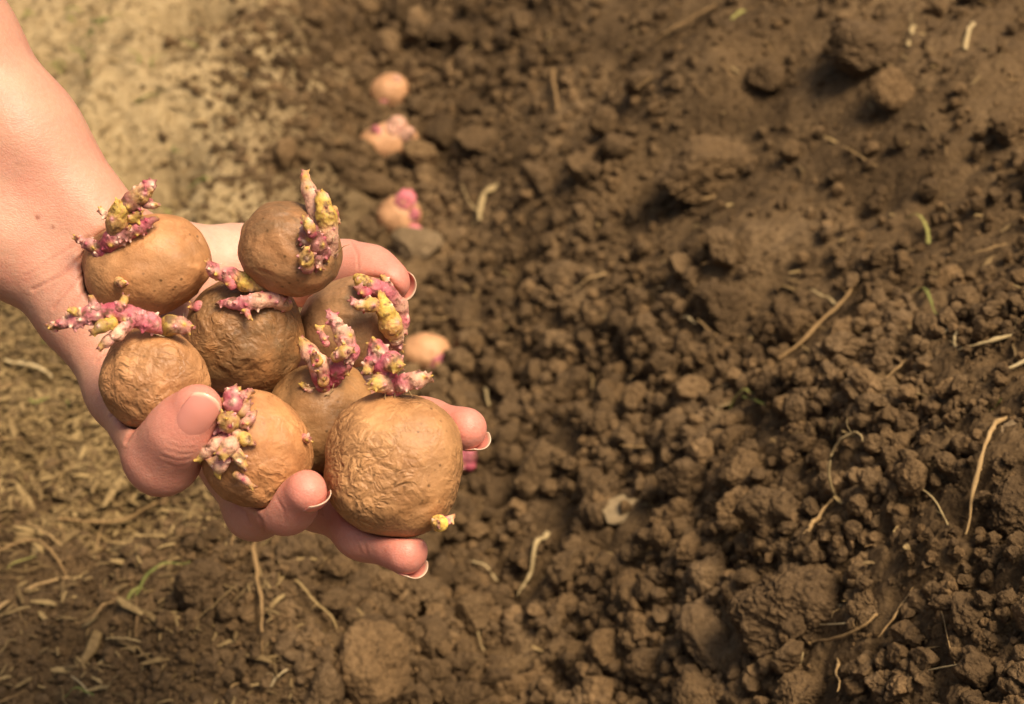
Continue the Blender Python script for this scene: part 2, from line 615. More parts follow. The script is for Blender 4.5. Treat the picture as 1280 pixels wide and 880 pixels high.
# ------------------------------------------------------------------ clods and litter
def clod_mesh(name, seed, sub=4, rough=1.0, mat=None, flat=1.0, facet=0.5, crumb=1.0):
    r = np.random.default_rng(seed)
    v, f = ico(sub)
    ax = np.array([1.0, r.uniform(0.72, 0.98), r.uniform(0.6, 0.85) * flat])
    rad = np.ones(len(v))
    for _ in range(int(16 * facet)):
        n = r.normal(size=3)
        n /= np.linalg.norm(n)
        c = r.uniform(0.55, 0.9)
        dn = v @ n
        lim = c / np.maximum(dn, 1e-3)
        rad = np.where(dn > 0, -np.logaddexp(-rad * 34, -lim * 34) / 34, rad)
    rad = rad + rough * (0.16 * fbm(v * 1.3 + seed, 2, seed) + 0.11 * fbm(v * 3.4 + seed, 3, seed + 1))
    b = np.abs(perlin(v * 6.5 + seed, seed + 2))
    # crumbs stuck together on the outside
    nb = int((60 if sub < 5 else 150 if sub < 6 else 420) * crumb)
    for k in range(nb):
        c = r.normal(size=3)
        c /= np.linalg.norm(c)
        w = r.uniform(0.10, 0.26) * (1.0 if sub < 5 else 0.75 if sub < 6 else 0.5)
        dd = ((v - c) ** 2).sum(1) / (w * w)
        m = dd < 1
        rad[m] += w * r.uniform(0.04, 0.22) * (1 - dd[m]) ** 0.7
    rad = rad + rough * crumb * (0.07 * (0.35 - b) + 0.035 * fbm(v * 14, 3, seed + 4))
    return mesh_from(name, v * rad[:, None] * ax, f, mat or MAT_CLOD)


def strip_geo(pts, rad, flat=1.0, seg=6, seed=0, smooth=2, lump=0.15):
    """a stalk or root along pts (metres), tapering by rad, oval by flat"""
    r = np.random.default_rng(seed)
    P = np.asarray(pts, float)
    W = np.asarray(rad, float)
    for _ in range(smooth):
        Q = [P[0]]
        V = [W[0]]
        for i in range(len(P) - 1):
            Q += [0.75 * P[i] + 0.25 * P[i + 1], 0.25 * P[i] + 0.75 * P[i + 1]]
            V += [0.75 * W[i] + 0.25 * W[i + 1], 0.25 * W[i] + 0.75 * W[i + 1]]
        Q.append(P[-1])
        V.append(W[-1])
        P, W = np.array(Q), np.array(V)
    W = W * np.clip(1 + lump * r.normal(size=len(W)), 0.5, 1.6)
    if len(P) > 4:
        J = r.normal(size=P.shape) * W[:, None] * lump * 3.0
        J[1:-1] = (J[:-2] + J[1:-1] + J[2:]) / 2.0
        P = P + J
    T = np.gradient(P, axis=0)
    T /= np.maximum(np.linalg.norm(T, axis=1), 1e-9)[:, None]
    ref = np.array([0.13, 0.21, 0.97])
    A = np.cross(T, ref)
    A /= np.maximum(np.linalg.norm(A, axis=1), 1e-9)[:, None]
    B = np.cross(T, A)
    th = np.linspace(0, 2 * np.pi, seg, endpoint=False)
    V = P[:, None, :] + W[:, None, None] * (np.cos(th)[None, :, None] * A[:, None, :] + flat * np.sin(th)[None, :, None] * B[:, None, :])
    n = len(P)
    V = V.reshape(-1, 3)
    F = []
    for i in range(n - 1):
        for j in range(seg):
            F.append((i * seg + j, i * seg + (j + 1) % seg, (i + 1) * seg + (j + 1) % seg, (i + 1) * seg + j))
    V = np.concatenate([V, P[:1], P[-1:]])
    for j in range(seg):
        F.append((n * seg, (j + 1) % seg, j, j))
        F.append((n * seg + 1, (n - 1) * seg + j, (n - 1) * seg + (j + 1) % seg, (n - 1) * seg + (j + 1) % seg))
    Q = np.array([q for q in F if len(set(q)) == 4])
    return V, Q


def strip_mesh(name, pts, rad, mat, flat=1.0, seg=6, seed=0, smooth=2, lump=0.15, fork=0):
    V, Q = strip_geo(pts, rad, flat, seg, seed, smooth, lump)
    r = np.random.default_rng(seed + 77)
    P = np.asarray(pts, float)
    for k in range(fork):                    # fine side roots
        i = r.integers(0, len(P) - 1)
        t = r.uniform(0.1, 0.9)
        a = P[i] + (P[i + 1] - P[i]) * t
        d = (P[i + 1] - P[i]) / max(np.linalg.norm(P[i + 1] - P[i]), 1e-9)
        side = r.normal(size=3)
        side[2] = abs(side[2]) * 0.3
        d = d * r.uniform(-0.6, 0.9) + side / np.linalg.norm(side)
        L = r.uniform(4, 11) * max(rad)
        w = max(rad) * r.uniform(0.18, 0.34)
        bp = [a, a + d * L * 0.5 + r.normal(size=3) * L * 0.12, a + d * L + r.normal(size=3) * L * 0.2]
        v2, q2 = strip_geo(bp, [w, w * 0.8, w * 0.3], 1.0, 5, seed + k, 2, 0.1)
        Q = np.concatenate([Q, q2 + len(V)])
        V = np.concatenate([V, v2])
    return mesh_from(name, V, Q, mat)


def scatter(name, variants, pos, rot, scl, label, cat):
    """countless small pieces as one object"""
    coll = bpy.data.collections.new(name + "_pieces")
    for i, me in enumerate(variants):
        coll.objects.link(bpy.data.objects.new("%s_piece" % name, me))
    me = bpy.data.meshes.new(name)
    me.vertices.add(len(pos))
    me.vertices.foreach_set("co", np.asarray(pos, np.float32).ravel())
    a = me.attributes.new("rot", "FLOAT_VECTOR", "POINT")
    a.data.foreach_set("vector", np.asarray(rot, np.float32).ravel())
    a = me.attributes.new("scl", "FLOAT", "POINT")
    a.data.foreach_set("value", np.asarray(scl, np.float32))
    a = me.attributes.new("pick", "INT", "POINT")
    a.data.foreach_set("value", rng.integers(0, len(variants), len(pos)).astype(np.int32))
    o = link(name, me)
    g = bpy.data.node_groups.new(name, "GeometryNodeTree")
    g.interface.new_socket("Geometry", in_out="INPUT", socket_type="NodeSocketGeometry")
    g.interface.new_socket("Geometry", in_out="OUTPUT", socket_type="NodeSocketGeometry")
    N = g.nodes
    gi, go = N.new("NodeGroupInput"), N.new("NodeGroupOutput")
    ci = N.new("GeometryNodeCollectionInfo")
    ci.inputs["Collection"].default_value = coll
    ci.inputs["Separate Children"].default_value = True
    ci.inputs["Reset Children"].default_value = True
    ip = N.new("GeometryNodeInstanceOnPoints")

    def at(nm, dt):
        x = N.new("GeometryNodeInputNamedAttribute")
        x.data_type = dt
        x.inputs["Name"].default_value = nm
        return x.outputs["Attribute"]

    L = g.links
    e2r = N.new("FunctionNodeEulerToRotation")
    L.new(at("rot", "FLOAT_VECTOR"), e2r.inputs[0])
    L.new(gi.outputs[0], ip.inputs["Points"])
    L.new(ci.outputs[0], ip.inputs["Instance"])
    ip.inputs["Pick Instance"].default_value = True
    L.new(at("pick", "INT"), ip.inputs["Instance Index"])
    L.new(e2r.outputs[0], ip.inputs["Rotation"])
    L.new(at("scl", "FLOAT"), ip.inputs["Scale"])
    L.new(ip.outputs[0], go.inputs[0])
    md = o.modifiers.new("pieces", "NODES")
    md.node_group = g
    return tag(o, label, cat, kind="stuff")


def clod_density(x, y):
    u = x - xf(y)
    p = np.stack([x, y, np.zeros_like(x)], -1)
    patch = np.clip(0.7 + 1.0 * fbm(p * 8, 3, 51), 0.15 + 0.4 * sstep(1.0, 0.8, y), 1)
    far = 0.08 + 0.25 * sstep(0.2, 0.02, u)
    k = 1.2 * np.clip(u - 0.04, 0, 0.25)
    d = sstep(-0.22, -0.04, u) * (far + (1 - far) * sstep(1.12, 0.80, y + k))
    d = d + (0.006 + 0.5 * sstep(0.92, 0.72, y)) * sstep(-0.05, -0.2, u)
    return np.clip(d * patch, 0, 1)


def in_view(x, y, z, pad=60):
    q = (np.stack([x, y, z], -1) - CAM) @ BASIS
    px = 640 + q[:, 0] / q[:, 2] * FPX
    py = 440 - q[:, 1] / q[:, 2] * FPX
    return px, py, (px > -pad) & (px < 1280 + pad) & (py > -pad) & (py < 880 + pad)


def sample_ground(n, dens):
    X, Y = [], []
    tot = 0
    while tot < n:
        x = rng.uniform(-0.55, 0.66, n * 2)
        y = rng.uniform(0.40, 2.05, n * 2)
        k = rng.uniform(0, 1, n * 2) < dens(x, y)
        X.append(x[k])
        Y.append(y[k])
        tot += k.sum()
    return np.concatenate(X)[:n], np.concatenate(Y)[:n]


# ------------------------------------------------------------------ potatoes
class Tuber:
    def __init__(self, c, rx, ry, rz, ang, seed, lump=0.07, square=2.0, basis=BASIS, eyes=()):
        self.c = np.asarray(c, float)
        ca, sa = math.cos(ang), math.sin(ang)
        rot = np.array([[ca, -sa, 0], [sa, ca, 0], [0, 0, 1]])
        self.B = basis @ rot
        self.ax = np.array([rx, ry, rz])
        self.seed, self.lump, self.square = seed, lump, square

    def factor(self, u):
        p = self.square
        f = (np.abs(u) ** p).sum(-1) ** (-1.0 / p)
        f = f / (np.abs(u) ** 2).sum(-1) ** (-0.5)
        f = f + self.lump * perlin(u * 1.15 + self.seed, self.seed) + self.lump * 0.45 * perlin(u * 2.6 + self.seed, self.seed + 1)
        return f

    def sdf(self, pw):
        q = (pw - self.c) @ self.B / self.ax
        r = np.linalg.norm(q, axis=1)
        u = q / np.maximum(r, 1e-6)[:, None]
        return (r - self.factor(u)) * self.ax.min()

    def mesh(self, name, mat, sub=6, wr=0.0):
        v, f = ico(sub)
        k = self.factor(v)
        # shrivelled skin: real folds
        w = v + 0.22 * np.stack([perlin(v * 3 + 1, 5), perlin(v * 3 + 4, 6), perlin(v * 3 + 8, 7)], -1)
        m = np.clip(0.35 + 1.2 * perlin(v * 1.6, self.seed + 9), 0, 1)
        fold = 1 - np.abs(perlin(w * np.array([5.0, 8.5, 5.0]), self.seed + 3)) * 2.2
        fold2 = 1 - np.abs(perlin(w * np.array([10.0, 15.0, 10.0]), self.seed + 4)) * 2.2
        k = k - wr * m * (0.012 * np.clip(fold, 0, 1) ** 2.5 + 0.006 * np.clip(fold2, 0, 1) ** 2.5)
        k = k + 0.005 * fbm(v * 9, 3, self.seed + 6) + 0.012 * perlin(v * 3.7, self.seed + 8)
        r = np.random.default_rng(self.seed)
        for _ in range(9):                   # eyes: shallow dents under a little brow
            c = r.normal(size=3)
            c /= np.linalg.norm(c)
            t = np.cross(c, r.normal(size=3))
            t /= np.linalg.norm(t)
            b = np.cross(c, t)
            a1, a2 = (v @ t) / 0.13, (v @ b) / 0.07
            m = (v @ c) > 0
            k = k - m * r.uniform(0.012, 0.03) * np.exp(-a1 ** 2 - a2 ** 2) + m * 0.012 * np.exp(-a1 ** 2 - ((v @ b - 0.09) / 0.045) ** 2)
        p = (v * k[:, None] * self.ax) @ self.B.T
        return mesh_from(name, p, f, mat)


PINK = (0.54, 0.155, 0.175)
MAG = (0.36, 0.065, 0.095)
YEL = (0.57, 0.385, 0.075)
CRM = (0.66, 0.38, 0.25)
TAN = (0.47, 0.28, 0.09)
PUR = (0.25, 0.095, 0.080)
COLS = {"p": PINK, "m": MAG, "y": YEL, "w": CRM, "t": TAN, "u": PUR}


def sprout_mesh(name, chain, depth, origin, seed, nod=26, h=0.00031, nodr=1.0, extra=()):
    """chain of (px, py, depth offset, radius px, colour key), with its little nodules"""
    r = np.random.default_rng(seed)
    pts = [cs(a, b, depth + c) for (a, b, c, _, _) in chain]
    rad = [(1.05 if q[4] in "ty" else 0.86) * q[3] * depth / FPX for q in chain]
    col = [np.array(COLS[q[4]]) * (0.92 + 0.18 * r.normal()) for q in chain]
    segs = [(pts[i], pts[i + 1], rad[i], rad[i + 1], col[i], col[i + 1]) for i in range(len(pts) - 1)]
    if not segs:
        e = r.normal(size=3)
        e *= rad[0] * 0.6 / np.linalg.norm(e)
        segs = [(pts[0], pts[0] + e, rad[0], rad[0] * 0.6, col[0], col[0])]
    nods = []
    for i in range(nod):
        a, b, ra, rb, ca, cb = segs[r.integers(len(segs))]
        t = r.uniform(0, 1)
        d = r.normal(size=3)
        d[2] -= 0.5
        ax = (b - a) / max(np.linalg.norm(b - a), 1e-9)
        d -= (d @ ax) * ax
        d /= np.linalg.norm(d)
        base = a + (b - a) * t
        rr = ra + (rb - ra) * t
        nr = r.uniform(0.00038, 0.00105) * nodr
        out = base + d * (rr * 1.0) + ax * r.uniform(0, 0.6) * nr
        tipc = (np.array((0.78, 0.52, 0.38)), np.array(YEL), np.array(MAG), np.array((0.66, 0.30, 0.28)))[r.choice(4, p=[0.25, 0.18, 0.27, 0.30])]
        nods.append((out - d * nr, out + d * nr * r.uniform(0.3, 1.5), nr, nr * 0.55, tipc))
    if nodr <= 1.0 and len(pts) > 1:         # leaf points round the growing tip
        ax = (pts[-1] - pts[-2]) / max(np.linalg.norm(pts[-1] - pts[-2]), 1e-9)
        for i in range(5):
            d = r.normal(size=3)
            d = ax * 1.3 + d / np.linalg.norm(d)
            d /= np.linalg.norm(d)
            nods.append((pts[-1], pts[-1] + d * (rad[-1] + r.uniform(0.0005, 0.0016)), rad[-1] * 0.6, 0.0003, np.array(PUR if r.uniform() < 0.6 else YEL)))
    allp = np.array(pts + [n[1] for n in nods])
    pad = max(rad) + 0.002
    lo, hi = allp.min(0) - pad, allp.max(0) + pad

    def fn(p):
        d = None
        wob = 0.13 * perlin(p * 330, seed) + 0.09 * perlin(p * 760, seed + 1)
        for a, b, ra, rb, _, _ in segs:
            q = cone(p, a, b, ra, rb) - wob * (ra + rb) * 0.5
            d = q if d is None else smin(d, q, 0.0015)
        for a, b, ra, rb, _ in nods:
            d = smin(d, cone(p, a, b, ra, rb), 0.0007)
        return d

    v, f = surface_nets(fn, lo, hi, h, 5)
    v = relax(v, f, 1, 0.4)
    acc = np.zeros((len(v), 3))
    ws = np.zeros(len(v))
    for a, b, ra, rb, ca, cb in segs:
        ba = b - a
        t = np.clip((v - a) @ ba / max(ba @ ba, 1e-12), 0, 1)
        w = np.exp(-np.maximum(cone(v, a, b, ra, rb), 0) / 0.0006) + 1e-9
        acc += w[:, None] * (ca + (cb - ca) * t[:, None])
        ws += w
    c = acc / ws[:, None]
    for a, b, ra, rb, nc in nods:
        w = np.clip(1.2 * np.exp(-np.maximum(np.linalg.norm(v - b, axis=1) - rb, 0) / 0.0006), 0, 1)
        c = c * (1 - w[:, None]) + nc * w[:, None]
    return mesh_from(name, to_world(v) - origin, f, MAT_SPROUT, attrs={"tint": c})


BITPX = []          # what must stay in sight: path, half width, distance

HELD = [
    # px, py, depth, rx, ry, angle, seed, lump, square, light, dark, wrinkle, dirt, label
    (185, 330, 0.635, 79, 61, -8, 3, 0.08, 2.1, (0.517, 0.260, 0.107), (0.308, 0.138, 0.051), 0.25, 0.35,
     "smooth tan potato by the wrist with purple sprouts standing at its upper left"),
    (361, 313, 0.622, 66, 58, 18, 5, 0.09, 2.1, (0.440, 0.217, 0.089), (0.231, 0.106, 0.039), 0.3, 0.75,
     "dusty brown potato highest in the hand with two tall horn-like sprouts"),
    (441, 403, 0.653, 66, 56, -20, 7, 0.08, 2.1, (0.484, 0.260, 0.120), (0.286, 0.146, 0.063), 0.2, 0.7,
     "grey brown potato beside the little finger with a thick yellow sprout"),
    (305, 421, 0.640, 73, 73, 10, 9, 0.09, 2.2, (0.429, 0.207, 0.073), (0.209, 0.098, 0.037), 0.75, 0.8,
     "dark wrinkled potato in the middle of the pile with pale pink sprouts on top"),
    (194, 476, 0.605, 68, 64, 25, 11, 0.09, 2.2, (0.506, 0.260, 0.110), (0.308, 0.143, 0.056), 0.8, 0.25,
     "wrinkled tan potato above the thumb under a long pink sprout lying sideways"),
    (403, 522, 0.631, 68, 69, -15, 13, 0.09, 2.1, (0.451, 0.235, 0.088), (0.264, 0.129, 0.048), 0.35, 0.6,
     "olive brown potato between thumb side and front potato with upright fleshy pink sprouts"),
    (319, 560, 0.600, 66, 75, -28, 15, 0.09, 2.2, (0.528, 0.254, 0.098), (0.297, 0.125, 0.046), 0.7, 0.3,
     "orange tan potato held between thumb and index finger with a cluster of cream buds"),
    (493, 581, 0.600, 85, 88, 8, 17, 0.055, 2.5, (0.495, 0.260, 0.105), (0.308, 0.146, 0.055), 1.0, 0.25,
     "largest potato, heavily wrinkled, at the front on the middle finger"),
]

SPROUTS = {
    0: [[(150, 318, .000, 13, "m"), (128, 314, -.010, 15, "m"), (143, 298, -.016, 14, "m"), (158, 290, -.018, 11, "u")],
        [(143, 296, -.016, 11, "u"), (146, 276, -.020, 12, "t"), (151, 262, -.022, 11, "y")],
        [(150, 264, -.022, 8, "u"), (163, 253, -.022, 12, "u"), (176, 243, -.022, 11, "t"), (186, 232, -.022, 7, "t"), (188, 229, -.022, 4, "m")],
        [(130, 314, -.012, 11, "m"), (112, 306, -.012, 8, "u"), (98, 299, -.012, 4, "u")],
        [(158, 294, -.016, 10, "m"), (174, 284, -.018, 9, "p"), (190, 275, -.018, 5, "u")],
        [(166, 272, -.020, 7, "y"), (172, 268, -.021, 5, "y")],
        [(182, 256, -.021, 6, "u"), (192, 257, -.021, 5, "w")],
        [(136, 270, -.018, 5, "w"), (128, 265, -.018, 5, "w")],
        [(149, 352, -.017, 6, "t"), (152, 355, -.020, 4, "w")]],
    1: [[(412, 316, -.006, 12, "w"), (411, 294, -.011, 13, "w"), (408, 270, -.013, 12, "y"), (403, 248, -.014, 8, "y"), (402, 243, -.014, 5, "u")],
        [(400, 288, -.008, 13, "w"), (395, 262, -.009, 12, "w"), (386, 238, -.008, 10, "w"), (381, 222, -.007, 5, "t"), (381, 217, -.007, 3, "y")],
        [(376, 302, -.016, 8, "u"), (388, 292, -.018, 13, "u"), (396, 306, -.016, 13, "u"), (404, 318, -.012, 11, "u")],
        [(390, 292, -.022, 7, "m"), (386, 282, -.023, 6, "y"), (384, 276, -.023, 4, "y")],
        [(384, 334, -.016, 10, "u"), (383, 322, -.019, 8, "y"), (383, 316, -.021, 5, "t")],
        [(396, 322, -.015, 9, "u"), (398, 332, -.014, 6, "u")],
        [(418, 262, -.010, 5, "t"), (420, 275, -.009, 4, "t")]],
    2: [[(494, 421, -.014, 13, "w"), (488, 405, -.020, 13, "t"), (482, 388, -.023, 10, "y"), (477, 371, -.024, 5, "y")],
        [(446, 347, -.016, 5, "y"), (453, 352, -.018, 8, "y"), (467, 359, -.018, 12, "p"), (483, 365, -.015, 12, "p"), (499, 382, -.010, 12, "w"), (504, 402, -.008, 9, "p"), (505, 412, -.008, 5, "w")],
        [(478, 380, -.022, 9, "p"), (462, 381, -.025, 8, "y"), (448, 382, -.026, 5, "y"), (441, 376, -.026, 3, "m")],
        [(458, 366, -.022, 8, "m"), (449, 361, -.022, 5, "u")],
        [(486, 358, -.014, 7, "w"), (480, 349, -.014, 4, "t")],
        [(488, 425, -.014, 9, "u"), (498, 432, -.012, 7, "u")]],
    3: [[(357, 381, -.013, 8, "t"), (342, 373, -.019, 11, "w"), (322, 376, -.023, 11, "w"), (305, 380, -.023, 10, "p"), (290, 379, -.023, 7, "p"), (276, 379, -.022, 4, "p")],
        [(342, 366, -.013, 8, "t"), (325, 357, -.018, 11, "t"), (306, 352, -.020, 11, "y"), (290, 343, -.020, 9, "p"), (276, 338, -.019, 8, "w")],
        [(279, 346, -.019, 8, "p"), (268, 338, -.019, 10, "p"), (263, 331, -.019, 5, "m")],
        [(254, 382, -.014, 6, "y"), (247, 383, -.016, 7, "p"), (242, 383, -.016, 4, "m")],
        [(351, 366, -.014, 8, "p"), (357, 358, -.014, 6, "u")],
        [(308, 386, -.024, 5, "p"), (310, 394, -.025, 4, "p")],
        [(290, 356, -.022, 7, "p"), (284, 351, -.023, 6, "m")]],
    4: [[(203, 416, -.006, 10, "t"), (214, 406, -.011, 11, "y"), (227, 407, -.012, 11, "w"), (232, 408, -.012, 9, "p")],
        [(205, 412, -.008, 11, "p"), (186, 402, -.014, 13, "p"), (165, 396, -.016, 14, "p"), (143, 390, -.017, 13, "m"), (117, 393, -.017, 14, "p"), (95, 400, -.017, 10, "p"), (78, 404, -.017, 7, "u"), (65, 407, -.017, 3, "u")],
        [(163, 402, -.018, 9, "p"), (148, 417, -.019, 9, "w"), (135, 426, -.019, 7, "w"), (127, 432, -.019, 4, "y")],
        [(140, 404, -.020, 7, "y"), (127, 408, -.022, 7, "y"), (119, 414, -.022, 4, "t")],
        [(122, 386, -.019, 7, "u"), (116, 377, -.019, 6, "u")],
        [(150, 386, -.019, 7, "p"), (155, 376, -.019, 5, "y")],
        [(98, 393, -.019, 6, "w"), (92, 389, -.020, 5, "y")]],
    5: [[(404, 484, -.016, 11, "m"), (402, 470, -.019, 13, "m"), (398, 455, -.020, 14, "w"), (388, 442, -.018, 12, "w"), (381, 432, -.017, 8, "t")],
        [(414, 476, -.016, 11, "m"), (424, 460, -.018, 14, "m"), (436, 440, -.020, 14, "p"), (430, 420, -.020, 13, "w"), (420, 404, -.019, 8, "w"), (413, 393, -.018, 4, "p")],
        [(420, 446, -.024, 7, "y"), (430, 440, -.026, 7, "y"), (436, 438, -.026, 5, "w")],
        [(396, 452, -.024, 7, "y"), (393, 446, -.025, 5, "t")],
        [(408, 430, -.020, 5, "p"), (404, 422, -.020, 4, "p"), (399, 411, -.019, 3, "t")],
        [(404, 476, -.023, 7, "t"), (402, 468, -.024, 6, "u")],
        [(388, 488, -.017, 5, "w"), (380, 483, -.017, 3, "t")]],
    6: [[(296, 520, -.014, 11, "m"), (292, 506, -.017, 13, "p"), (288, 494, -.017, 9, "m"), (292, 488, -.016, 6, "p")],
        [(296, 536, -.015, 9, "y"), (286, 527, -.020, 12, "y"), (281, 524, -.022, 7, "t")],
        [(288, 546, -.017, 10, "m"), (271, 556, -.018, 10, "w"), (258, 564, -.017, 8, "w"), (250, 573, -.016, 4, "y")],
        [(298, 550, -.019, 9, "w"), (286, 558, -.023, 11, "w"), (279, 566, -.024, 7, "y")],
        [(296, 542, -.020, 7, "w"), (306, 549, -.021, 7, "y"), (313, 554, -.020, 3, "t")],
        [(302, 516, -.017, 7, "t"), (308, 507, -.017, 6, "w")],
        [(276, 574, -.018, 9, "w"), (266, 578, -.017, 6, "t")],
        [(268, 546, -.014, 10, "m"), (258, 552, -.013, 8, "w"), (252, 556, -.012, 5, "y")],
        [(276, 536, -.015, 9, "p"), (268, 532, -.015, 7, "y")],
        [(284, 570, -.020, 9, "p"), (276, 582, -.019, 9, "w"), (272, 590, -.018, 5, "y")],
        [(296, 566, -.021, 8, "w"), (300, 574, -.022, 6, "y"), (303, 580, -.022, 4, "t")],
        [(304, 530, -.019, 7, "w"), (313, 524, -.019, 6, "w"), (318, 518, -.018, 3, "t")],
        [(300, 498, -.015, 7, "m"), (306, 494, -.014, 6, "w"), (312, 490, -.013, 3, "t")],
        [(296, 594, -.020, 5, "t"), (306, 600, -.020, 5, "w"), (314, 607, -.019, 3, "t")],
        [(380, 547, -.006, 6, "p"), (384, 550, -.008, 4, "w")]],
    7: [[(492, 500, -.002, 11, "t"), (488, 484, -.006, 13, "p"), (482, 465, -.010, 15, "m"), (474, 448, -.010, 17, "p"), (470, 434, -.010, 12, "m")],
        [(478, 456, -.012, 13, "m"), (491, 451, -.014, 13, "p"), (495, 457, -.016, 9, "y")],
        [(488, 486, -.008, 10, "m"), (476, 478, -.012, 13, "w"), (470, 480, -.014, 8, "y")],
        [(492, 488, -.006, 10, "p"), (506, 478, -.010, 12, "p"), (521, 475, -.011, 12, "w"), (533, 473, -.011, 7, "w")],
        [(462, 452, -.012, 9, "m"), (460, 462, -.013, 6, "y")],
        [(550, 650, -.015, 8, "p"), (549, 654, -.019, 9, "y"), (546, 655, -.022, 5, "y")],
        [(556, 650, -.016, 6, "p"), (563, 648, -.015, 4, "w")]],
}

TUBERS = []
for (px, py, d, rx, ry, ang, seed, lump, sq, *_r) in HELD:
    s = d / FPX
    TUBERS.append(Tuber(to_world(cs(px, py, d)), rx * s, ry * s, min(rx, ry) * s * 0.97, -R(ang), seed, lump, sq))


def build_held():
    for i, row in enumerate(HELD):
        (px, py, d, rx, ry, ang, seed, lump, sq, light, dark, wrk, dirt, label) = row
        T = TUBERS[i]
        e = empty("sprouting_potato", T.c, label, "potato", "sprouting potatoes held in the hand")
        mat = tuber_material("potato_skin", seed, light, dark, wrk, dirt)
        link("tuber", T.mesh("tuber", mat, 6, wrk * 0.75), e)
        r = np.random.default_rng(100 + i)
        for j, ch in enumerate(SPROUTS[i]):
            big = sum(q[3] for q in ch) / len(ch)
            length = sum(math.hypot(ch[k + 1][0] - ch[k][0], ch[k + 1][1] - ch[k][1]) for k in range(len(ch) - 1))
            horn = sum(q[4] in "tyw" for q in ch) > len(ch) / 2 and length > 20
            nn = int(max(3, length * (0.14 if horn else 0.46)))
            o = link("sprout", sprout_mesh("sprout", ch, d, T.c, 500 + i * 40 + j, nn, nodr=0.6 if horn else 1.0), e)
            # fine rootlets at the sprout's foot
            if big > 9 and len(ch) > 2:
                for k in range(3):
                    q = ch[0] if k < 2 else ch[1]
                    a = cs(q[0] + r.uniform(-9, 9), q[1] + r.uniform(-4, 10), d + q[2] - q[3] * d / FPX * 0.8)
                    st = r.normal(size=3) * np.array([1, 1, 0.25])
                    st[2] -= 0.2
                    st *= r.uniform(0.0012, 0.0028) / np.linalg.norm(st)
                    c2 = a + st + r.normal(size=3) * 0.0006
                    c3 = c2 + st * 0.8 + r.normal(size=3) * 0.0012
                    w = [to_world(x) - T.c for x in (a, c2, c3)]
                    link("rootlet", strip_mesh("rootlet", w, [0.00022, 0.00018, 0.0001], MAT_HAIR, seg=5, seed=j * 7 + k), o)


# ------------------------------------------------------------------ hand and forearm
def jt(px, py, d, r):
    return cs(px, py, d), r * d / FPX


ARM = [[(140, 309, .652, 58), (22, 175, .650, 75), (-80, 55, .648, 93), (-187, -103, .64, 106), (-344, -329, .63, 116)],
       [(95, 364, .650, 57), (0, 288, .650, 70), (-95, 195, .65, 86), (-220, 20, .645, 100), (-400, -300, .63, 118)]]
PALM = [[(110, 385, .650, 50), (180, 445, .655, 44), (258, 545, .657, 36)],
        [(130, 345, .655, 55), (225, 415, .675, 44), (308, 500, .678, 36)],
        [(150, 330, .658, 52), (250, 380, .690, 44), (352, 430, .694, 35)],
        [(170, 328, .662, 50), (215, 330, .680, 47), (300, 330, .692, 42), (385, 339, .693, 35)]]
FINGERS = {
    "thumb": [(108, 397, .648, 46), (155, 490, .634, 42), (203, 571, .601, 43), (226, 540, .590, 39), (247, 512, .583, 32)],
    "index": [(262, 550, .655, 36), (318, 638, .622, 32), (358, 631, .598, 32), (383, 614, .584, 27)],
    "middle": [(310, 505, .676, 37), (398, 625, .634, 33), (455, 664, .610, 31), (507, 690, .594, 28)],
    "ring": [(355, 435, .692, 36), (458, 510, .668, 32), (530, 532, .636, 30), (582, 536, .620, 27)],
    "little": [(385, 342, .692, 35), (430, 336, .677, 32), (464, 341, .668, 29), (487, 352, .661, 26)],
}
NAILS = {  # axis and outward normal in right, up, forward; width factor, length
    "thumb": ((0.58, 0.78, -0.22), (0.34, 0.0, -0.92), 0.78),
    "index": ((0.50, 0.22, -0.80), (0.55, -0.80, 0.10), 0.90),
    "middle": ((0.72, -0.36, -0.45), (0.20, -0.90, 0.35), 0.90),
    "ring": ((0.78, -0.10, -0.45), (0.30, -0.85, 0.45), 0.90),
    "little": ((0.70, -0.30, -0.40), (0.55, -0.15, 0.80), 0.90),
}


def chain_sdf(p, ch, k):
    d = None
    for a, b in zip(ch[:-1], ch[1:]):
        (pa, ra), (pb, rb) = jt(*a), jt(*b)
        q = cone(p, pa, pb, ra, rb)
        d = q if d is None else smin(d, q, k)
    return d


def hand_sdf(p):
    palm = None
    for ch in ARM + PALM:
        q = chain_sdf(p, ch, 0.012)
        palm = q if palm is None else smin(palm, q, 0.012)
    d = palm
    for nm, ch in FINGERS.items():
        q = chain_sdf(p, ch, 0.008)
        d = np.minimum(d, smin(palm, q, 0.012 if nm == "thumb" else 0.008))
    pw = to_world(p)
    for T in TUBERS:
        near = np.linalg.norm(pw - T.c, axis=1) < T.ax.max() + 0.02
        if near.any():
            t = T.sdf(pw[near])
            d[near] = smax(d[near], 0.0002 - t, 0.003)
    return d


def seg_dist2(q, poly):
    best = np.full(len(q), 1e9)
    for a, b in zip(poly[:-1], poly[1:]):
        a, b = np.array(a, float), np.array(b, float)
        ba = b - a
        h = np.clip((q - a) @ ba / (ba @ ba), 0, 1)
        best = np.minimum(best, np.linalg.norm(q - a - h[:, None] * ba, axis=1))
    return best


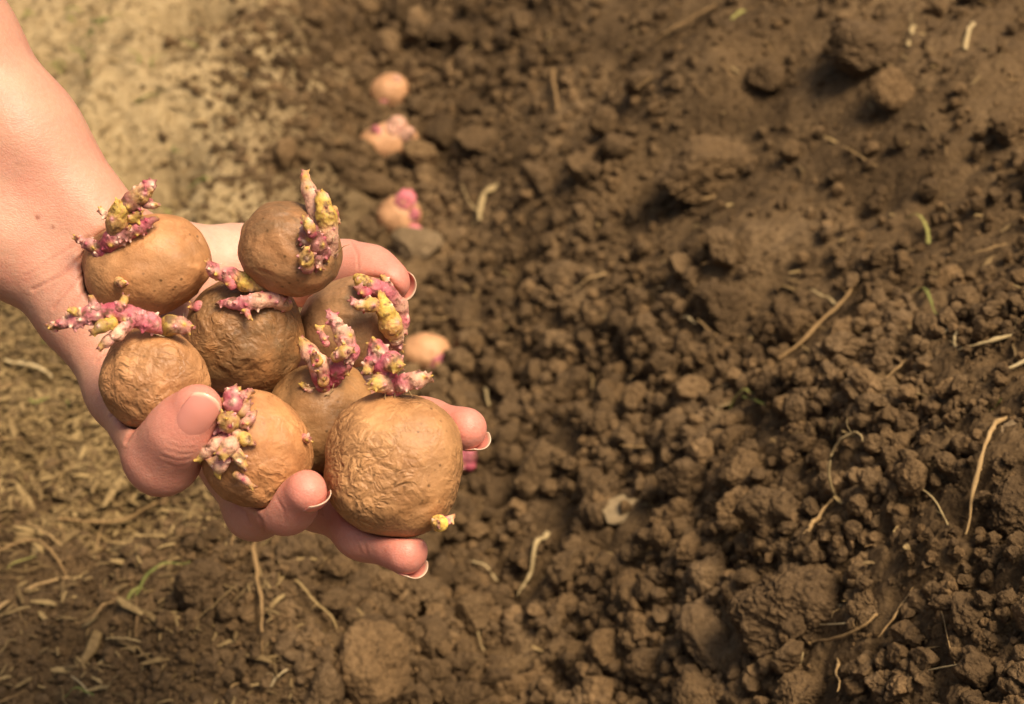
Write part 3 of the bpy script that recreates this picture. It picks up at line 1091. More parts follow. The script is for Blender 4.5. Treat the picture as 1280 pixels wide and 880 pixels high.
CREASES = [  # polylines in the picture, width px, depth mm
    ([(40, 362), (75, 345), (102, 322), (118, 300)], 1.8, 0.55), ([(66, 386), (85, 362), (104, 342)], 1.8, 0.5), ([(52, 330), (85, 312), (110, 296)], 1.5, 0.28),
    ([(62, 350), (90, 330), (108, 312)], 1.4, 0.25), ([(84, 395), (96, 375), (108, 362)], 1.6, 0.35), ([(120, 296), (140, 284), (160, 278)], 1.4, 0.22),
    ([(30, 345), (60, 330), (90, 305)], 1.4, 0.18), ([(70, 372), (92, 348), (100, 338)], 1.2, 0.2),
    ([(120, 452), (128, 444), (136, 440)], 1.6, 0.35), ([(138, 520), (146, 512), (152, 505)], 1.7, 0.5), ([(158, 552), (165, 540), (172, 530)], 2.2, 0.6),
    ([(206, 562), (224, 568), (240, 567)], 1.3, 0.15), ([(202, 570), (222, 576), (237, 574)], 1.3, 0.15), ([(208, 554), (226, 560), (243, 559)], 1.2, 0.13),
    ([(205, 579), (220, 584), (230, 583)], 1.2, 0.11), ([(212, 548), (228, 553), (244, 551)], 1.1, 0.10),
    ([(318, 640), (326, 650), (330, 664)], 1.8, 0.35), ([(296, 630), (306, 640), (312, 655)], 1.8, 0.3), ([(345, 622), (354, 636), (358, 655)], 1.4, 0.2),
    ([(448, 668), (456, 680), (460, 695)], 1.6, 0.2), ([(440, 665), (447, 678), (450, 690)], 1.4, 0.15),
    ([(535, 506), (542, 520), (543, 535)], 1.6, 0.3), ([(440, 303), (447, 318), (448, 335)], 1.6, 0.25),
]


def build_hand():
    allj = [cs(a, b, c) for ch in ARM + PALM + list(FINGERS.values()) for (a, b, c, _) in ch]
    allj = np.array(allj)
    lo, hi = allj.min(0) - 0.02, allj.max(0) + 0.02
    lo[:2] -= np.array([0.02, 0.0])
    hi[1] += 0.02
    v, f = surface_nets(hand_sdf, lo, hi, 0.0008, 8)
    v = relax(v, f, 4, 0.5)
    n = vnormals(v, f)
    if (n[np.argmin(v[:, 2])])[2] > 0:
        f = f[:, ::-1]
        n = -n
    pr = np.stack([640 + v[:, 0] / v[:, 2] * FPX, 440 - v[:, 1] / v[:, 2] * FPX], -1)
    facing = np.clip(-n[:, 2] * 3 + 0.6, 0, 1)
    crease = np.zeros(len(v))
    for poly, w, dep in CREASES:
        dd = seg_dist2(pr, poly)
        g = np.exp(-(dd / w) ** 2) * facing
        v = v - n * (g * dep * 0.0010)[:, None]
        # skin swells a little beside the fold
        v = v + n * (np.exp(-((dd - 2.2 * w) / (1.3 * w)) ** 2) * facing * dep * 0.0003)[:, None]
        crease = np.maximum(crease, g * min(1, dep / 0.5))
    v = v + n * (0.00035 * fbm(v * 60, 3, 77) + 0.00012 * fbm(v * 240, 3, 79))[:, None]
    red = np.zeros(len(v))
    for nm, ch in FINGERS.items():
        c, r = jt(*ch[-1])
        c2, r2 = jt(*ch[-2])
        red = np.maximum(red, np.exp(-(np.linalg.norm(v - c, axis=1) / (2.1 * r)) ** 2) * 1.1)
        red = np.maximum(red, np.exp(-(np.linalg.norm(v - c2, axis=1) / (2.3 * r2)) ** 2) * 0.75)
    ck, _ = jt(203, 575, .595, 40)
    red = np.maximum(red, np.exp(-(np.linalg.norm(v - ck, axis=1) / 0.018) ** 2) * 0.7)
    palm = sstep(0.012, -0.004, chain_sdf(v, [(190, 330, .672, 45), (300, 335, .69, 44), (385, 342, .692, 36), (440, 338, .675, 30)], 0.01) - 0.002)
    mole = np.zeros(len(v))
    for (mx, my, mr) in ((47, 272, 3.2), (66, 284, 2.6), (22, 205, 1.6), (80, 240, 1.4)):
        mole = np.maximum(mole, np.exp(-((np.hypot(pr[:, 0] - mx, pr[:, 1] - my)) / mr) ** 4) * facing * 0.8)
    org = to_world(cs(110, 345, 0.66))
    o = link("person", mesh_from("person", to_world(v) - org, f, MAT_SKIN, attrs={"red": red, "palm": palm, "mole": mole, "crease": crease}))
    o.location = org
    tag(o, "bare forearm and cupped open hand holding eight sprouting potatoes above the soil", "person")
    for nm, (ax, nr, wf) in NAILS.items():
        c, r = jt(*FINGERS[nm][-1])
        a = np.array(ax)
        a /= np.linalg.norm(a)
        m = np.array(nr) - (np.array(nr) @ a) * a
        m /= np.linalg.norm(m)
        b = np.cross(a, m)
        nu, nv = 25, 27
        top, bot, ed = [], [], []
        L0, L1 = -0.84 * r, r + 0.0005
        for iv in range(nv):
            s = iv / (nv - 1)
            for iu in range(nu):
                w = iu / (nu - 1) * 2 - 1
                th = w * 1.0 * wf
                # rounded free edge and rounded root
                t0 = L0 + 0.0016 * w * w * r / 0.008
                t1 = L1 - (0.32 * r) * abs(w) ** 2.6
                t = t0 + (t1 - t0) * s
                rr = r * (1.0 - 0.20 * max(0, t / r) ** 2) + 0.00022 - 0.0007 * (1 - s) ** 6 - 0.0002 * abs(w) ** 6
                pnt = c + a * t + rr * (math.cos(th) * m + math.sin(th) * b)
                top.append(pnt)
                bot.append(pnt - 0.00035 * (math.cos(th) * m + math.sin(th) * b))
                fe = sstep(0.0, 0.0008, t - (t1 - 0.0013 - 0.0005 * abs(w)))
                ed.append(fe)
        V = np.array(top + bot)
        F = []
        K = nu * nv
        for iv in range(nv - 1):
            for iu in range(nu - 1):
                i = iv * nu + iu
                F.append((i, i + 1, i + 1 + nu, i + nu))
                F.append((K + i, K + i + nu, K + i + 1 + nu, K + i + 1))
        rim = [iu for iu in range(nu)] + [iv * nu + nu - 1 for iv in range(1, nv)] + [(nv - 1) * nu + iu for iu in range(nu - 2, -1, -1)] + [iv * nu for iv in range(nv - 2, 0, -1)]
        for i in range(len(rim)):
            p, q = rim[i], rim[(i + 1) % len(rim)]
            F.append((p, K + p, K + q, q))
        link("thumbnail" if nm == "thumb" else "fingernail", mesh_from("fingernail", to_world(V) - org, F, MAT_NAIL, attrs={"edge": ed + ed}), o)
    return o


# ------------------------------------------------------------------ potatoes in the furrow
ROW = [
    (488, 116, 25, 24, 0, 31, "round pale potato lying farthest up the furrow", [(496, 100, 7, "w"), (480, 128, 6, "p")]),
    (485, 178, 38, 24, -14, 33, "long pale potato with a knobby end in the furrow beneath the round one", [(497, 156, 13, "w"), (470, 163, 8, "p"), (510, 166, 10, "w")]),
    (499, 272, 27, 27, 20, 35, "half buried potato with a pointed pink sprouting top in the furrow", [(508, 248, 14, "p"), (517, 268, 10, "p"), (522, 290, 8, "p"), (503, 256, 10, "w")]),
    (535, 443, 32, 26, 12, 37, "oval tan potato with one pink end lying right of the hand", [(554, 458, 15, "p"), (563, 452, 10, "p"), (545, 462, 10, "p")]),
    (572, 572, 24, 22, 0, 39, "pinkish potato mostly hidden behind the ring finger", [(586, 570, 13, "p"), (588, 582, 9, "m")]),
]


def build_row():
    for (px, py, rx, ry, ang, seed, label, buds) in ROW:
        g = hit(px, py + ry * 0.75)
        d = float((g - CAM) @ FWD) - (0.022 if seed == 39 else 0.004)
        s = d / FPX
        c = to_world(cs(px, py, d))
        T = Tuber(c, rx * s, ry * s, min(rx, ry) * s, -R(ang), seed, 0.08, 2.1)
        BITPX.append(([(px - 1, py), (px + 1, py)], ry * 0.8, d))
        e = empty("seed_potato", c, label, "potato", "potatoes laid in the furrow")
        mat = tuber_material("pale_potato_skin", seed, (0.60, 0.325, 0.160), (0.42, 0.215, 0.095), 0.3, 0.25)
        link("tuber", T.mesh("tuber", mat, 5, 0.3), e)
        for j, (bx, by, br, bc) in enumerate(buds):
            br *= 1.3
            ch = [(px + (bx - px) * 0.75, py + (by - py) * 0.75, -ry * s * 0.55, br * 0.9, bc), (bx, by, -ry * s * 0.65, br * 0.75, bc)]
            link("sprout", sprout_mesh("sprout", ch, d, c, 900 + seed * 10 + j, 5, h=0.0008, nodr=1.6), e)


# ------------------------------------------------------------------ roots, stalks and blades one can point at
# name, material, flat, lift of the middle (m), label, category, [(px, py)...], half widths px
BITS = [
    ("dry_root", MAT_ROOT, 1, .004, "long straight root piece lying across the slope beside a curled bit", "root", [(972, 462), (1005, 440), (1035, 408), (1066, 364)], (3, 4, 4, 4)),
    ("dry_stalk", MAT_PALE, .5, .002, "short bent straw bit at the upper end of the long slope root", "straw", [(1014, 369), (1030, 376), (1046, 378)], (3, 4, 3)),
    ("dry_stalk", MAT_ROOT, .6, .003, "straight stalk lying flat high on the right slope", "straw", [(1197, 331), (1228, 322), (1256, 310)], (3, 4, 3)),
    ("dry_root", MAT_PALE, 1, .006, "pale curved root reaching in from the right edge with a hooked end", "root", [(1168, 466), (1205, 472), (1240, 455), (1282, 430), (1320, 412)], (2.5, 3.5, 4, 4.5, 4)),
    ("dry_root", MAT_PALE, 1, .006, "small upright loop of root beside the pale curved root", "root", [(1190, 465), (1186, 452), (1192, 442), (1198, 444)], (3, 3.5, 3, 2)),
    ("dry_root", MAT_PALE, 1, .004, "stub of root cut by the right edge above the pale stone", "root", [(1254, 490), (1280, 476), (1310, 460)], (3.5, 4, 4)),
    ("curled_root", MAT_PALE, 1, .022, "curled root shoot standing above the clods with a hooked top", "root", [(1044, 645), (1040, 615), (1036, 580), (1046, 553), (1062, 540), (1076, 542), (1078, 550)], (2.5, 3, 3, 3, 3, 3, 2)),
    ("curled_root", MAT_PALE, 1, .012, "thin straight twig just left of the hooked root shoot", "root", [(1040, 560), (1040, 540), (1048, 522)], (2.5, 2.5, 2)),
    ("curled_root", MAT_ROOT, 1, .010, "hooked root piece at the foot of the curled shoot", "root", [(1046, 636), (1028, 643), (1016, 650), (1012, 664)], (3, 4, 4.5, 4)),
    ("thick_root", MAT_ROOT, 1, .010, "thick vertical root running down beside the right pale stone", "root", [(1252, 545), (1230, 580), (1216, 615), (1210, 650), (1205, 682)], (5.5, 5, 5, 4.5, 2)),
    ("dry_root", MAT_ROOT, 1, .008, "fine root leaning below the green leaf at the right", "root", [(1158, 572), (1172, 558), (1190, 549)], (2, 2.5, 2)),
    ("dry_root", MAT_PALE, 1, .006, "thin straight root under the lumpy pale clods", "root", [(1130, 638), (1155, 656), (1180, 680)], (1.5, 2, 1.8)),
    ("dry_root", MAT_PALE, 1, .008, "thin white straw stuck on the big dark clod", "straw", [(1014, 745), (1032, 758), (1049, 788)], (1.8, 2.2, 2)),
    ("dry_root", MAT_ROOT, 1, .006, "straw-coloured root piece lying under the big dark clod", "root", [(1008, 827), (1045, 830), (1075, 818), (1089, 803)], (2.8, 3.4, 3.2, 3.5)),
    ("dry_root", MAT_PALE, .8, .004, "fine straight straw just above the lower root piece", "straw", [(1019, 814), (1038, 815), (1056, 815)], (1.6, 1.8, 1.6)),
    ("dry_root", MAT_PALE, 1, .006, "hair-thin bent root near the bottom right corner", "root", [(1140, 878), (1180, 884), (1206, 868)], (1.5, 1.6, 1.3)),
    ("dry_root", MAT_ROOT, 1, .006, "hair-thin root hanging down among the fine crumbs", "root", [(1152, 770), (1166, 810), (1172, 840), (1184, 872)], (1.3, 1.4, 1.4, 1.2)),
    ("dry_root", MAT_PALE, 1, .004, "short white root tip above the bottom edge clod", "root", [(994, 862), (998, 852), (1000, 844)], (1.6, 1.6, 1.2)),
    ("dry_root", MAT_ROOT, 1, .006, "short curved root left above the big dark clod", "root", [(922, 712), (938, 716), (954, 722)], (2.2, 2.4, 2.2)),
    ("dry_stalk", MAT_PALE, .7, .022, "broad pale stalk with a forked foot standing among the clods", "straw", [(686, 700), (676, 716), (666, 730), (664, 748), (652, 760)], (6, 6, 4.5, 3, 2)),
    ("dry_stalk", MAT_PALE, .7, .004, "straw lying left of the forked pale stalk", "straw", [(590, 724), (606, 728), (622, 735)], (2, 3, 2.4)),
    ("dry_stalk", MAT_ROOT, .7, .008, "greyish twig in the dark gap below the front potato", "twig", [(602, 712), (630, 694), (656, 680)], (2.5, 2.8, 2.5)),
    ("dry_stalk", MAT_PALE, .6, .005, "thin straw leaning on clods near the bottom centre", "straw", [(582, 795), (592, 808), (604, 824)], (2, 2.6, 2)),
    ("dry_stalk", MAT_ROOT, .6, .004, "long root hanging straight down from under the index finger", "root", [(330, 676), (319, 700), (324, 740), (330, 775), (332, 812)], (4, 4.5, 4, 4, 3)),
    ("dry_root", MAT_ROOT, 1, .003, "thin root end under the long hanging root", "root", [(330, 818), (330, 826), (329, 836)], (1.8, 1.8, 1.2)),
    ("dry_stalk", MAT_ROOT, .7, .005, "pale brown stalk entering from the left edge near the bottom", "straw", [(-30, 790), (0, 772), (40, 746), (88, 728)], (5, 5, 4.5, 3.5)),
    ("dry_root", MAT_ROOT, 1, .008, "wiry brown root arching above the left edge stalk", "root", [(-10, 700), (30, 690), (48, 692), (70, 706), (84, 726)], (2.5, 3, 3, 3, 2.5)),
    ("dry_root", MAT_ROOT, 1, .008, "long wavy brown root curving below the thumb", "root", [(28, 684), (62, 656), (88, 660), (128, 664), (166, 656), (196, 634)], (2.5, 3, 3, 3.2, 3.5, 3)),
    ("dry_stalk", MAT_ROOT, .7, .006, "jointed twig lying left of the smooth soil mound", "twig", [(96, 788), (120, 786), (132, 772), (148, 758)], (3, 3.5, 4, 3)),
    ("dry_stalk", MAT_PALE, .7, .003, "short pale twig at the foot of the green sprig", "twig", [(136, 808), (156, 806), (176, 802)], (2.2, 2.5, 2.2)),
    ("dry_root", MAT_ROOT, 1, .006, "thin stem joining the green sprig to the pale twig", "root", [(170, 800), (174, 780), (172, 760), (170, 748)], (2, 2.2, 2.2, 1.8)),
    ("dry_stalk", MAT_PALE, .5, .004, "wide straw blade on the litter below the wrist", "straw", [(8, 456), (36, 462), (68, 474)], (4, 5, 4)),
    ("dry_stalk", MAT_ROOT, .6, .004, "brown straw at the left edge amid the litter", "straw", [(-6, 490), (10, 492), (24, 492)], (4, 4, 3)),
    ("dry_root", MAT_LITTER, 1, .006, "brown root lying right of the long hanging root", "root", [(350, 728), (378, 732), (410, 730)], (2.5, 3, 2.5)),
    ("dry_root", MAT_LITTER, 1, .006, "brown root slanting down beside the middle finger tip", "root", [(372, 750), (394, 772), (414, 792), (426, 806)], (2.5, 3, 3, 2)),
    ("dry_root", MAT_PALE, 1, .006, "forked straw at the bottom edge right of the mound", "straw", [(340, 878), (350, 868), (362, 858)], (2, 2.4, 1.8)),
    ("dry_root", MAT_PALE, 1, .006, "thin straw pair in the bottom left soil", "straw", [(92, 856), (104, 868), (114, 876)], (1.6, 1.8, 1.6)),
    ("dry_stalk", MAT_PALE, .5, .008, "upright pale straw in the furrow right of the pink topped potato", "straw", [(598, 282), (604, 258), (616, 236)], (5, 6, 9)),
    ("dry_stalk", MAT_ROOT, .5, .004, "blurred straw blade in the middle of the slope", "straw", [(720, 372), (738, 360), (760, 348)], (3, 4.5, 3.5)),
    ("dry_stalk", MAT_ROOT, .6, .003, "flat straw piece right of the blurred slope blade", "straw", [(800, 368), (818, 369), (832, 368)], (3.5, 4, 3.5)),
    ("dry_stalk", MAT_PALE, .6, .003, "small bright straw bit under the slope lump", "straw", [(852, 406), (860, 409), (868, 412)], (3, 4, 3.5)),
    ("dry_stalk", MAT_PALE, .6, .005, "short upright straw right of the ring finger", "straw", [(604, 492), (608, 504), (612, 520)], (4, 4.5, 3)),
    ("dry_stalk", MAT_LITTER, .6, .005, "short straw standing left of the yellow shoot", "straw", [(738, 478), (740, 490), (740, 500)], (2.5, 3, 2.5)),
    ("dry_stalk", MAT_ROOT, .5, .006, "long bright straw streak high in the furrow slope", "straw", [(812, 60), (850, 36), (892, 8)], (4, 6, 5)),
    ("dry_stalk", MAT_ROOT, .5, .006, "thin upright straw above the slope lumps", "straw", [(692, 92), (694, 118), (696, 140)], (3.5, 4, 3)),
    ("dry_stalk", MAT_PALE, .5, .004, "left of two bright straw stubs beneath the top right lump", "straw", [(1136, 60), (1140, 44), (1142, 34)], (4, 5, 4)),
    ("dry_stalk", MAT_PALE, .5, .004, "right of two bright straw stubs beneath the top right lump", "straw", [(1206, 62), (1210, 46), (1216, 32)], (4, 5, 4)),
    ("dry_stalk", MAT_ROOT, .6, .004, "bent straw in the soil above the pale curved root", "straw", [(1106, 490), (1118, 478), (1130, 470)], (3, 3.5, 3)),
    ("dry_stalk", MAT_PALE, .6, .004, "tiny bright straw above the hooked root", "straw", [(1172, 440), (1180, 436), (1188, 434)], (3, 4, 3)),
    ("grass_blade", MAT_GREEN, .35, .010, "green blade bending over on the upper right slope", "grass blade", [(1160, 308), (1154, 290), (1144, 278), (1132, 272)], (4, 4.5, 4, 2.5)),
    ("grass_blade", MAT_GREEN, .35, .008, "small green shoot in the middle of the right slope", "grass blade", [(1172, 392), (1156, 388), (1151, 376), (1150, 366)], (2, 4, 4.5, 3)),
    ("grass_blade", MAT_GREEN, .3, .006, "fallen green leaf left of the right pale stone", "leaf", [(1190, 546), (1210, 538), (1230, 530), (1246, 526)], (2.5, 5.5, 5, 2)),
    ("grass_blade", MAT_GREEN, .35, .004, "thin green blade at the foot of the hooked shoot", "grass blade", [(1046, 570), (1056, 566), (1066, 570)], (2, 3, 1.6)),
    ("yellow_shoot", MAT_PALE, .6, .008, "pale stem of the yellow shoot lying on the clods", "shoot", [(886, 536), (902, 522), (918, 512)], (3.5, 4.5, 4)),
    ("grass_blade", MAT_GREEN, .5, .012, "bright yellow green blade above the pale shoot stem", "grass blade", [(912, 518), (928, 514), (942, 508)], (3.5, 6, 3.5)),
    ("grass_blade", MAT_GREEN, .5, .008, "short green leaf stub beneath the bright yellow blade", "grass blade", [(928, 512), (930, 524), (944, 528), (956, 528)], (3, 4.5, 4.5, 2.5)),
    ("grass_blade", MAT_GREEN, .3, .010, "green grass blade of the sprig reaching right by the mound", "grass blade", [(170, 752), (184, 726), (206, 716), (238, 704)], (3, 4, 3.5, 1.5)),
    ("grass_blade", MAT_GREEN, .3, .008, "broad green blade at the foot of the sprig by the mound", "grass blade", [(156, 760), (170, 746), (182, 736)], (2, 5, 2)),
    ("grass_blade", MAT_GREEN, .3, .006, "thin green blade low in the left litter", "grass blade", [(4, 722), (24, 718), (48, 704)], (2, 3, 1.6)),
    ("grass_blade", MAT_GREEN, .3, .005, "curved green blade at the bottom left edge", "grass blade", [(82, 878), (98, 872), (120, 876)], (2, 4.5, 2)),
    ("grass_blade", MAT_GREEN, .4, .005, "blurred green blade at the top of the slope", "grass blade", [(912, 28), (926, 20), (936, 14)], (3, 6, 4)),
]


def covers(x, y, z, s):
    """pieces that would lie on top of a root or stalk"""
    q = (np.stack([x, y, z], -1) - CAM) @ BASIS
    pr = np.stack([640 + q[:, 0] / q[:, 2] * FPX, 440 - q[:, 1] / q[:, 2] * FPX], -1)
    sp = s / q[:, 2] * FPX
    out = np.zeros(len(x), bool)
    for path, w, d in BITPX:
        out |= (seg_dist2(pr, path) < w * 0.8 + sp * 0.9) & (q[:, 2] < d + 0.004)
    return out


def build_bits():
    for i, (nm, mat, flat, lift, label, cat, path, wid) in enumerate(BITS):
        pts, rad = [], []
        m = len(path)
        for j, (a, b) in enumerate(path):
            if nm == "curled_root" and j > 0:
                base = pts[0]
                d = float((base - CAM) @ FWD)
                pts.append(to_world(cs(a, b, d - 0.006 * j)))
            else:
                g = hit(a, b)
                g[2] = max(g[2], float(ground_h(g[0], g[1])))
                g = CAM + (g - CAM) * 0.993
                g[2] += 0.5 * lift * math.sin(math.pi * j / (m - 1)) - (0.002 if j in (0, m - 1) else 0)
                d = float((g - CAM) @ FWD)
                pts.append(g)
            rad.append(0.60 * wid[j] * float((pts[-1] - CAM) @ FWD) / FPX)
        pts = np.array(pts)
        org = pts[0].copy()
        BITPX.append((path, max(wid), float(((pts - CAM) @ FWD).max())))
        o = link(nm, strip_mesh(nm, pts - org, rad, mat, flat if nm.endswith("root") else flat * 0.6, 8, seed=i, lump=0.17, fork=(2 if len(path) > 3 else 1) if nm.endswith("root") else (1 if nm == "dry_stalk" and i % 2 else 0)))
        o.location = org
        tag(o, label, cat, {"root": "loose roots on the soil", "straw": "straw bits on the soil", "twig": "straw bits on the soil"}.get(cat, "green blades on the soil"))


# ------------------------------------------------------------------ clods one can point at
BIG = [  # px, py, radius px, flatness, material, label, name
    (885, 808, 50, 1.0, "s", "big rounded grey brown stone near the bottom edge", "stone"),
    (1000, 770, 78, 1.0, "c", "big dark crumbly clod right of the rounded stone", "soil_clod"),
    (752, 674, 30, 1.0, "c", "clod carrying a pale flat chip below and right of the ring finger", "soil_clod"),
    (650, 812, 34, 1.0, "c", "knobby round clod at the bottom centre left of the rounded stone", "soil_clod"),
    (784, 652, 34, .42, "p", "broad pale flat chip lying on a clod right of the front potato", "pale_chip"),
    (1268, 555, 30, 1.0, "s", "pale stone at the right edge next to the thick root", "stone"),
    (1275, 625, 52, 1.0, "c", "dark lumpy clod at the right edge below the pale stone", "soil_clod"),
    (1105, 705, 28, .9, "c", "pale angular clod among the crumbs right of the big dark clod", "soil_clod"),
    (1010, 870, 48, .9, "c", "crumbly clod cut by the bottom edge below the root piece", "soil_clod"),
    (690, 645, 34, 1.0, "c", "angular dark clod left of the pale flat chip", "soil_clod"),
    (620, 615, 36, 1.0, "c", "shaded lump of soil right beside the front potato", "soil_clod"),
    (1095, 760, 42, 1.0, "c", "tall soil clod just right of the big dark clod", "soil_clod"),
    (880, 205, 66, .8, "c", "broad lump of soil with a dark hollow under it on the slope", "soil_clod"),
    (1115, 112, 30, .9, "c", "rounded clod under the overhang at the upper right", "soil_clod"),
    (1070, 65, 52, .8, "c", "largest soil lump near the upper right corner", "soil_clod"),
    (1275, 150, 40, 1.0, "c", "steep soil lump cut by the right edge near the top", "soil_clod"),
    (905, 385, 42, .9, "c", "dark lump above the small bright straw bit", "soil_clod"),
    (585, 395, 32, .9, "c", "grey clod right of the little finger", "soil_clod"),
    (520, 318, 34, .8, "s", "flat pale clod in the furrow beneath the pink topped potato", "stone"),
    (600, 175, 30, .9, "c", "clod right of the long pale furrow potato", "soil_clod"),
    (460, 230, 34, .8, "c", "flat clod between two furrow potatoes", "soil_clod"),
    (700, 555, 30, .9, "c", "rounded pale brown clod up from the pale flat chip", "soil_clod"),
    (990, 600, 24, 1.0, "c", "round clod left of the curled root shoot", "soil_clod"),
    (1180, 640, 24, 1.0, "c", "lumpy round clod left of the thick root", "soil_clod"),
    (960, 555, 20, .9, "c", "smooth oval clod under the yellow shoot", "soil_clod"),
]

CLODSPOTS = []


def view_scale(x, y):
    """the bank's near end lies in finer crumbs"""
    u = x - xf(y)
    return (0.85 + 0.45 * sstep(0.7, 1.6, y)) * (1 - 0.38 * sstep(0.10, 0.26, u) * sstep(1.0, 0.7, y))


def build_clods():
    me_big = []
    for i, (px, py, r, fl, mk, label, nm) in enumerate(BIG):
        g = hit(px, py + r * (0.4 if mk != "p" else 0.0))
        d = float((g - CAM) @ FWD)
        rr = r * d / FPX * 1.06
        c = g + np.array([0, 0, rr * {"s": 0.85, "c": 0.45, "p": 0.62}[mk]])
        me = clod_mesh(nm, 60 + i, 6, 0.75 if mk in "sp" else 1.0, MAT_CHIP if mk == "p" else MAT_STONE if mk == "s" and px not in (885,) else MAT_CLOD, fl, 0.9 if mk == "s" else 0.45, (0.9 if px == 885 else 0.35) if mk == "s" else 0.05 if mk == "p" else 1.5)
        o = link(nm, me)
        o.location = c
        o.scale = (rr, rr, rr) if mk != "p" else (rr * 1.3, rr * 0.62, rr)
        o.rotation_euler = (random.uniform(-.3, .3), random.uniform(-.3, .3), random.uniform(0, 6.28)) if mk != "p" else (0.15, -0.1, 0.2)
        BITPX.append(([(px - 1, py), (px + 1, py)], r * 0.85, float((c - CAM) @ FWD) - rr * 0.3))
        tag(o, label, {"stone": "stone", "soil_clod": "soil clod", "pale_chip": "wood chip"}[nm], {"stone": "stones in the soil", "soil_clod": "large soil clods", "pale_chip": None}[nm])
        CLODSPOTS.append((c, rr))
    # the mid-sized clods: individuals, chosen where they show largest
    var = [clod_mesh("soil_clod", 200 + i, 5, 1.0, MAT_CLOD, 1.0, 0.35 + 0.09 * i, 0.8) for i in range(8)]
    n = 16000
    x, y = sample_ground(n, lambda a, b: clod_density(a, b) * sstep(-0.20, -0.03, a - xf(b)) * (0.25 + 0.75 * sstep(1.0, 0.8, b)))
    z = ground_h(x, y)
    s = 0.0046 * (1 - rng.uniform(0, 0.975, n)) ** -0.36 * view_scale(x, y)
    px, py, vis = in_view(x, y, z, 30)
    dist = (np.stack([x, y, z], -1) - CAM) @ FWD
    hand = (px < 600) & (py < 700) & (px > 250) & (py > 250)
    show = np.where(vis & ~hand, s / dist, 0)
    show[covers(x, y, z + s * 0.5, s)] = 0
    order = np.argsort(-show)
    mids = order[:250]
    taken = [(c[0], c[1], r) for c, r in CLODSPOTS]
    cnt = 0
    for k in mids:
        if any(math.hypot(x[k] - a, y[k] - b) < (s[k] + r) * 0.8 for a, b, r in taken):
            continue
        taken.append((x[k], y[k], s[k]))
        o = link("soil_clod", var[cnt % len(var)])
        o.location = (x[k], y[k], z[k] + s[k] * 0.62)
        q = s[k] * (1.55 if cnt % 7 == 0 and py[k] > 520 else 1.1)
        o.scale = (q, q, q)
        o.rotation_euler = rng.uniform(0, 6.28, 3).tolist()
        if py[k] > 640 and px[k] > 880:
            gl = ("small crumbly clod in the coarse soil of the lower right", "clods in the lower right soil")
        elif py[k] > 560 and px[k] <= 880:
            gl = ("small rounded clod in the loose heap below and right of the hand", "clods below and right of the hand")
        elif px[k] > 900:
            gl = ("small clod scattered on the right slope of the ridge", "clods on the right slope")
        elif py[k] > 300:
            gl = ("small blurred clod in the middle of the furrow slope", "clods in the middle of the slope")
        else:
            gl = ("small blurred clod far up the furrow", "clods far up the furrow")
        tag(o, gl[0], "soil clod", gl[1])
        cnt += 1
    rest = np.ones(n, bool)
    rest[mids] = False
    rest &= ~covers(x, y, z, s)
    return x[rest], y[rest], s[rest]


